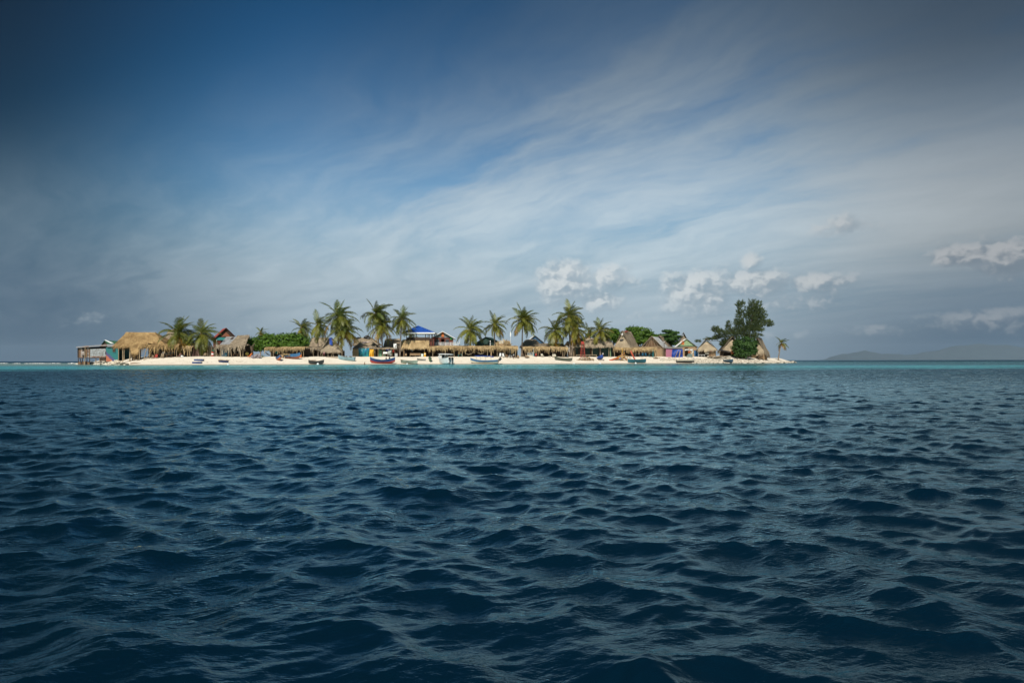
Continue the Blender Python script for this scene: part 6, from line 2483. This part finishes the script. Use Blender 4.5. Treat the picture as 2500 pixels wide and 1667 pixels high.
chair('grey pole chair right of the low table by the lean-to shop', GP(536, 187.2), R(-10), WOOD, arms=False)
table('rough dark bench table under the grey awning', GP(575, 187.4), 0, WOOD_BROWN, 1.3, .6, .7)
chair('rough wooden frame chair under the pole pergola', GP(500, 187.4), R(8), WOOD, arms=True, w=.7)
chair('red slatted beach chair under the golden shade roof', GP(380, 183.0), R(-4), RED, w=.75, back_h=1.15, recline=.3)
chair('brown slatted beach chair at the right end of the golden shade roof', GP(437, 182.9), R(-25), mat('brown_chair_paint', (0.20, 0.10, 0.075)), w=.7, back_h=1.1, recline=.35)
chair('grey wooden armchair right of the red beach chair', GP(396, 183.2), R(12), WOOD, w=.7, back_h=1.25)
table('dark wooden table left of the brown beach chair', GP(413, 183.4), 0, WOOD_BROWN, 1.4, .7, .75)
table('low bench table under the left part of the golden hall', GP(331, 184.5), R(5), WOOD, 1.1, .6, .55)
chair('pale wooden stool chair left of the red beach chair', GP(372, 183.4), R(5), WOOD, arms=False, w=.5)
drape('cloth', 'pale cloth hung on a post under the golden shade roof', 'cloth', 396, 402, 858, 871, 184, mat('pale_beige_cloth', (0.42, 0.36, 0.28)), 2, .3, 41)
mb = MB()
mb.ball((0, 0, .3), .3, 8, 5)
mb.ball((.3, .05, .18), .2, 8, 5)
solo(mb, 'white_sack', FABRIC_W, 'small white sack beside the brown beach chair', 'sack', GP(444, 182.6), smooth=True)
r = thing('hull_plank', 'dark boat hull stored under the golden shade roof', 'boat', GP(416, 187))
mb = MB()
mb.slab([W(404, 866, 187), W(426, 862, 187), W(430, 857, 187.4), W(402, 862, 187.4)], .12)
part(mb, 'side', GREY, r)
mb = MB()
mb.tube([W(402, 861.7, 187.3), W(430, 856.6, 187.3)], .06, 5)
part(mb, 'gunwale', WOOD, r)
for i, (xa, ya, xb, yb, lab) in enumerate(((351, 880, 361.5, 836, 'tall pale pole leaning against the thatch of the golden hall'), (353, 877.5, 374.5, 853, 'shorter thin pole crossing behind the tall leaning pole'))):
    a, b = GP(xa, 182 + i * .4), W(xb, yb, 183.4 + i * .3)
    mb = MB()
    mb.tube([(0, 0, -.1), (b - a) * .5, b - a], [.10 - .03 * i, .09 - .03 * i, .07 - .02 * i], 6)
    solo(mb, 'leaning_pole', WOOD, lab, 'pole', a, group='leaning poles at the golden hall')
# loungers and heap by the bush
r = chair('orange striped deck chair by the left edge of the big bush', B(608, 873.5), R(-40), ORANGE, w=.8, seat_h=.35, back_h=1.3, arms=True, recline=.7)
mb = MB()
mb.box((0, 0, .45), (.66, .5, .55))
mb.box((0, 0, .08), (.5, .4, .16))
mb.tube([(0, 0, .72), (0, 0, .95)], .12, 8)
solo(mb, 'jerry_can', paint('pale_yellow_plastic', (0.62, 0.47, 0.10), .8), 'pale yellow canister behind the orange deck chair', 'canister', GP(603, 189.5) + Vector((0, 0, .35)))
mb = MB()
mb.box((0, 0, .18), (.9, .6, .36))
solo(mb, 'plank_step', WOOD_BROWN, 'brown box carrying the pale yellow canister', 'box', GP(603, 189.5))
mb = MB()
rr = random.Random(21)
for k in range(26):
    mb.rock((rr.uniform(-1.2, 1.2), rr.uniform(-.5, .5), .15 + rr.uniform(0, .95) * (1 - abs(k - 13) / 22)), rr.uniform(.25, .5), rr, .7)
solo(mb, 'tarpaulin_heap', mat('grey_cloth_heap', (0.42, 0.40, 0.42), (0.16, 0.12, 0.13), 1.4, .9, island=.6), 'grey and brown heap of covered gear left of the long bush shelter', 'heap', B(625, 874.5))
drape('garment', 'turquoise shirt hung inside the long bush shelter', 'cloth', 672, 678.5, 857, 864, 193.5, TURQ, 2, .2, 43)
# husk and log pile
r = thing('wood_pile', 'wide pile of split pale firewood below the red lifeguard ladder', 'wood pile', B(1430, 880))
rr = random.Random(33)
for k in range(150):
    x = rr.triangular(-2.9, 3.0, 0)
    zmx = 1.15 * (1 - (abs(x) / 3.1) ** 1.3)
    a = Vector((x, rr.uniform(-.9, .9) * (1 - abs(x) / 5), .05 + rr.random() * zmx))
    an = rr.uniform(-1.2, 1.2)
    L = rr.uniform(.35, .6)
    d = Vector((math.sin(an) * L, -abs(math.cos(an)) * L * .6, rr.uniform(-.3, .15)))
    mb = MB()
    mb.tube([a - d * .5, a + d * .5], rr.uniform(.05, .09), 5)
    part(mb, 'log', BOARD_TAN if k % 3 else WOOD, r, local=True)
# kayak heap
kp = B(1512, 880)


def kayak(label, loc, L, rz, tilt, m, cat='kayak', rx=0.0):
    return boat('kayak', label, cat, loc, L, .72, .34, rz, m, m, BLACK, tilt=(rx, tilt), transom=False, rise=.35, thwarts=1, split=.6, group='heaped kayaks', keel_rise=.4)


kayak('orange red kayak lowest on the left of the kayak heap', kp + Vector((-1.6, -.5, .25)), 3.2, R(8), R(-16), paint('orange_red_plastic', (0.60, 0.10, 0.02), .8, .4))
kayak('yellow kayak lying across the middle of the kayak heap', kp + Vector((-.3, -.1, .75)), 3.4, R(12), R(-20), YELLOW)
kayak('tan orange kayak on top of the kayak heap', kp + Vector((.6, .3, 1.35)), 3.2, R(20), R(-26), paint('tan_orange_plastic', (0.55, 0.24, 0.05), .75, .5))
kayak('olive yellow kayak under the others in the kayak heap', kp + Vector((.3, .4, .35)), 3.3, R(5), R(-8), paint('olive_yellow_plastic', (0.36, 0.26, 0.03), .75, .5))
kayak('pale orange kayak slanting right in the kayak heap', kp + Vector((1.4, .1, .75)), 2.8, R(35), R(38), paint('pale_orange_plastic', (0.62, 0.30, 0.10), .75, .5))
kayak('red kayak leaning upright right of the kayak heap', kp + Vector((4.1, .6, 1.35)), 3.4, R(0), R(64), paint('coral_red_plastic', (0.58, 0.10, 0.05), .8, .45), rx=0)
mb = MB()
rr = random.Random(35)
for k in range(80):
    x = rr.uniform(-.4, 2.6)
    a = Vector((x, rr.uniform(-.6, .6), .1 + rr.random() * (1.9 - .55 * abs(x - 1.0))))
    d = Vector((rr.uniform(-.6, .6), rr.uniform(-.3, .1), rr.uniform(-.7, .3)))
    s = Vector((.08, 0, .05))
    mb.add([a - s, a + s, a + d + s * .5, a + d - s * .5], [(0, 1, 2, 3)])
solo(mb, 'dry_fronds', THATCH_NEW, 'dry golden palm fronds thrown over the right of the kayak heap', 'fronds', kp + Vector((.6, -.3, 0)))
mb = MB()
a, b = B(1518, 880.5), W(1519.5, 851, 217.5)
mb.tube([(0, 0, -.1), b - a], [.09, .07], 7)
solo(mb, 'yellow_pole', YELLOW, 'upright yellow pole in front of the kayak heap', 'pole', a)
mb = MB()
mb.slab([(-.42, 0, 0), (.3, 0, 0), (.22, 0, .95)], .05)
solo(mb, 'blue_pennant', BLUE, 'small blue triangular flag beside the yellow pole', 'flag', a + Vector((-.42, -.15, .35)))
mb = MB()
for k in range(7):
    an = k * .9
    mb.ball((math.cos(an) * .3, .05, .38 + math.sin(an) * .3), .13, 6, 4)
solo(mb, 'tyre', CREAM, 'pale ring of rope coiled on the sand right of the teal boat', 'rope coil', B(1567, 877.5))
for px, py, lab, rz in ((1600, 876, 'brown sticks stacked on the sand left of the pale sand ramp', .5), (1752, 874, 'broken boards lying on the rubble below the plank hut', .2), (1808, 874, 'weathered beam on the rubble below the rounded bush', -.15)):
    mb = MB()
    for k in range(7):
        a = Vector((RT.uniform(-.8, .3), RT.uniform(-.3, .3), .1 + .1 * k % .5))
        b = a + Vector((RT.uniform(.7, 1.6), RT.uniform(-.3, .3), RT.uniform(-.1, .5 * rz)))
        mb.tube([a, b], .06, 5)
    solo(mb, 'driftwood', DRIFT, lab, 'driftwood', GP(px, on_beach(px, py).y))
mb = MB()
rr = random.Random(17)
for k in range(12):
    a = Vector((rr.uniform(-.9, .5), rr.uniform(-.4, .4), .2 + rr.random() * .9))
    b = a + Vector((rr.uniform(-.4, 1.2), rr.uniform(-.4, .4), rr.uniform(-.9, .5)))
    mb.tube([a, a.lerp(b, .5) + Vector((0, 0, .1)), b], [.16, .13, .05], 6)
solo(mb, 'root_stump', mat('dark_driftwood', (0.13, 0.095, 0.065), (0.06, 0.045, 0.03), 3), 'big dark driftwood root on the rubble right of the rounded bush', 'driftwood', B(1854, 880))
mb = MB()
mb.slab([(-1.1, 0, 0), (1.1, 0, 0), (.75, .1, 1.1), (-.2, .1, 1.25)], .4)
solo(mb, 'gear_heap', mat('grey_green_canvas', (0.15, 0.19, 0.17), (0.08, 0.1, 0.09), 2), 'grey green canvas covered gear behind the flat weathered punt', 'gear', GP(1683, 219.4))

# ------------------------------------------------------------------ people
px_b = rb.location
person('person seated low in the left half of the blue and red boat, bare shouldered', px_b + Vector((-1.25, .1, .35)), R(10), None, mat('shorts_tan', (0.25, 0.2, 0.15)), 1.35, 'sit', group='people on the beach')
person('person in a brown shirt seated in the blue and red boat', px_b + Vector((1.0, .1, .55)), R(-25), mat('brown_shirt', (0.16, 0.09, 0.06)), mat('dark_shorts', (0.05, 0.045, 0.05)), 1.7, 'sit', (.5, .6), group='people on the beach')
person('person standing in a dark shirt and green shorts behind the blue and red boat', GP(951, Yb - 198 + SY(951) - SY(1180) + 198.0 + 2.4), R(160), mat('black_shirt', (0.025, 0.025, 0.03)), mat('green_shorts', (0.05, 0.19, 0.12)), 1.75, 'stand', (.5, .2), group='people on the beach')
person('person in a pink top and dark red skirt by the blue-topped kiosk', GP(791, 195.2), R(10), mat('pink_top', (0.55, 0.30, 0.34)), mat('dark_red_skirt', (0.25, 0.06, 0.09)), 1.6, 'stand', (.2, .3), hairlen=.3, group='people on the beach')
person('person in a white shirt seated before the long green house', GP(1472, 214.2) + Vector((0, 0, .35)), R(5), FABRIC_W, mat('dark_shorts', (0.05, 0.045, 0.05)), 1.65, 'sit', (.4, .4), group='people on the beach')
person('person in a pale blue shirt standing by the white framed table', GP(1254, 202.6), R(-30), mat('pale_blue_shirt', (0.45, 0.55, 0.58)), mat('dark_shorts', (0.05, 0.045, 0.05)), 1.6, 'stand', (.4, .2), group='people on the beach')
person('person in an orange shirt sitting in the shallows left of the blue and red boat', water_at(890, SY(890) - .3, -.35), R(70), mat('orange_shirt', (0.62, 0.25, 0.03)), mat('dark_shorts', (0.05, 0.045, 0.05)), 1.35, 'sit', (.3, .3), group='people on the beach')
person('person in a white shirt and dark trousers beside the flat weathered punt', B(1694, 885.4), R(15), FABRIC_W, mat('dark_shorts', (0.05, 0.045, 0.05)), 1.6, 'stand', (.15, .2), group='people on the beach')

# ------------------------------------------------------------------ rubble
def rubble(name, label, n, fn, m, r0, r1, seed, flat=.6):
    rng = random.Random(seed)
    mb = MB()
    for _ in range(n):
        X, Y = fn(rng)
        r = rng.uniform(r0, r1) * (1.7 if rng.random() < .08 else 1)
        mb.rock((X, Y, gz(X, Y) + r * .15), r, rng, flat)
    o = bpy.data.objects.new(name, mesh_of(mb, name, m))
    COL.objects.link(o)
    o['kind'] = 'stuff'
    o['label'] = label
    return o


def at_px(rng, x0, x1, d0, d1):
    x = rng.uniform(x0, x1)
    Y = SY(x) + rng.uniform(d0, d1)
    return (x - 1250) / F * Y, Y


rubble('rubble', 'white coral rubble along the right end of the shore', 1500, lambda g: at_px(g, 1690, 1945, -.5, 8 + 2 * g.random()), STONE, .10, .34, 61)
rubble('rubble', 'white coral rubble on the bank under the pink shed', 220, lambda g: at_px(g, 1610, 1692, 5, 10), STONE, .10, .3, 62)
rubble('rubble', 'pale rubble around the foot of the left stilt shack', 500, lambda g: at_px(g, 188, 308, -1.5, 7), STONE, .12, .42, 63)
rubble('dark_rocks', 'dark weedy rocks in the shallows below the mural hut', 130, lambda g: at_px(g, 225, 312, -1.0, 2.0), STONE_DARK, .15, .5, 64)
rubble('dark_rocks', 'dark stones at the water edge of the right spit', 110, lambda g: at_px(g, 1700, 1950, -1.2, .6), STONE_DARK, .10, .3, 65)
rubble('debris', 'scattered dark leaf litter and scraps on the sand', 260, lambda g: at_px(g, 320, 1600, 1.5, 12), DRIFT, .03, .11, 66, .3)
mb = MB()
c = GP(283, 186)
rr = random.Random(70)
for k in range(90):
    an, q = rr.uniform(0, 6.3), rr.random() ** .6
    mb.rock((math.cos(an) * q * 2.7, math.sin(an) * q * 1.6, (1 - q) * 1.25), rr.uniform(.2, .42), rr, .7)
solo(mb, 'rubble_mound', mat('pale_sand_rubble', (0.68, 0.60, 0.48), (0.5, 0.43, 0.33), 1.5, .95, island=.5), 'pale mound of sand and rubble below the mural hut', 'mound', c)


def foam():
    mb = MB()
    rng = random.Random(80)
    for x0, x1, Y in ((60, 112, 300), (30, 50, 305), (118, 150, 298), (166, 186, 290), (95, 120, 296), (0, 20, 330)):
        for _ in range(int((x1 - x0) * 1.1)):
            x = rng.uniform(x0, x1)
            Yr = Y + rng.uniform(-6, 6)
            p = W(x, 880, Yr)
            mb.rock((p.x, p.y, .05), rng.uniform(.15, .5) * (1 - abs((x - x0) / (x1 - x0) - .5)), rng, .5)
    o = bpy.data.objects.new('surf', mesh_of(mb, 'surf', FABRIC_W, smooth=True))
    COL.objects.link(o)
    o['kind'] = 'stuff'
    o['label'] = 'thin line of white surf breaking on the reef left of the island'


foam()


def far_hills():
    xs = np.linspace(2000, 3100, 80)
    Y = 44000.0
    prof = np.interp(xs, [2000, 2060, 2110, 2170, 2230, 2290, 2340, 2390, 2450, 2520, 2620, 2800, 3100], [0, 15, 22, 14, 13, 24, 35, 38, 36, 28, 33, 22, 5])
    prof = prof + 1.2 * np.sin(xs * .09) + .7 * np.sin(xs * .23)
    rows = []
    for k, (dy, s) in enumerate(((-2600, 0.0), (-1300, .45), (0, 1.0), (1700, .5), (2900, 0.0))):
        yy = Y + dy
        hgt = np.maximum(prof, 0) * s * (Y / F) + (6 * np.sin(xs * .05 + k) if 0 < s < 1 else 0) - (20 if s == 0 else 0)
        rows.append(np.stack([(xs - 1250) / F * yy, np.full_like(xs, yy), hgt], -1))
    me = grid_mesh('hills', np.concatenate(rows), 5, len(xs))
    me.materials.append(mat('wooded_slope_haze_tint', (0.046, 0.074, 0.088), (0.034, 0.057, 0.070), .002, 1.0))  # wooded slope colour with the blue of distance haze mixed in
    o = bpy.data.objects.new('hills', me)
    COL.objects.link(o)
    o['kind'] = 'structure'
    o['label'] = 'low hazy hills of the far coast on the right horizon'


far_hills()
HAZE_D = 1.25e-5
HAZE = True
if HAZE:
    mb = MB()
    mb.box((0, 0, 546), (98000, 98000, 1100))
    me = mesh_of(mb, 'haze', bpy.data.materials.new('sea_haze'))
    m = me.materials[0]
    m.use_nodes = True
    g = G(m.node_tree)
    v = g.n('ShaderNodeVolumePrincipled')
    v.inputs['Color'].default_value = (0.60, 0.78, 0.96, 1)
    v.inputs['Density'].default_value = HAZE_D
    v.inputs['Anisotropy'].default_value = .1
    o = g.n('ShaderNodeOutputMaterial')
    g.nt.links.new(v.outputs[0], o.inputs['Volume'])
    o = bpy.data.objects.new('haze', me)
    COL.objects.link(o)
    o['kind'] = 'stuff'
    o['label'] = 'thin pale sea haze over the water and the far coast'
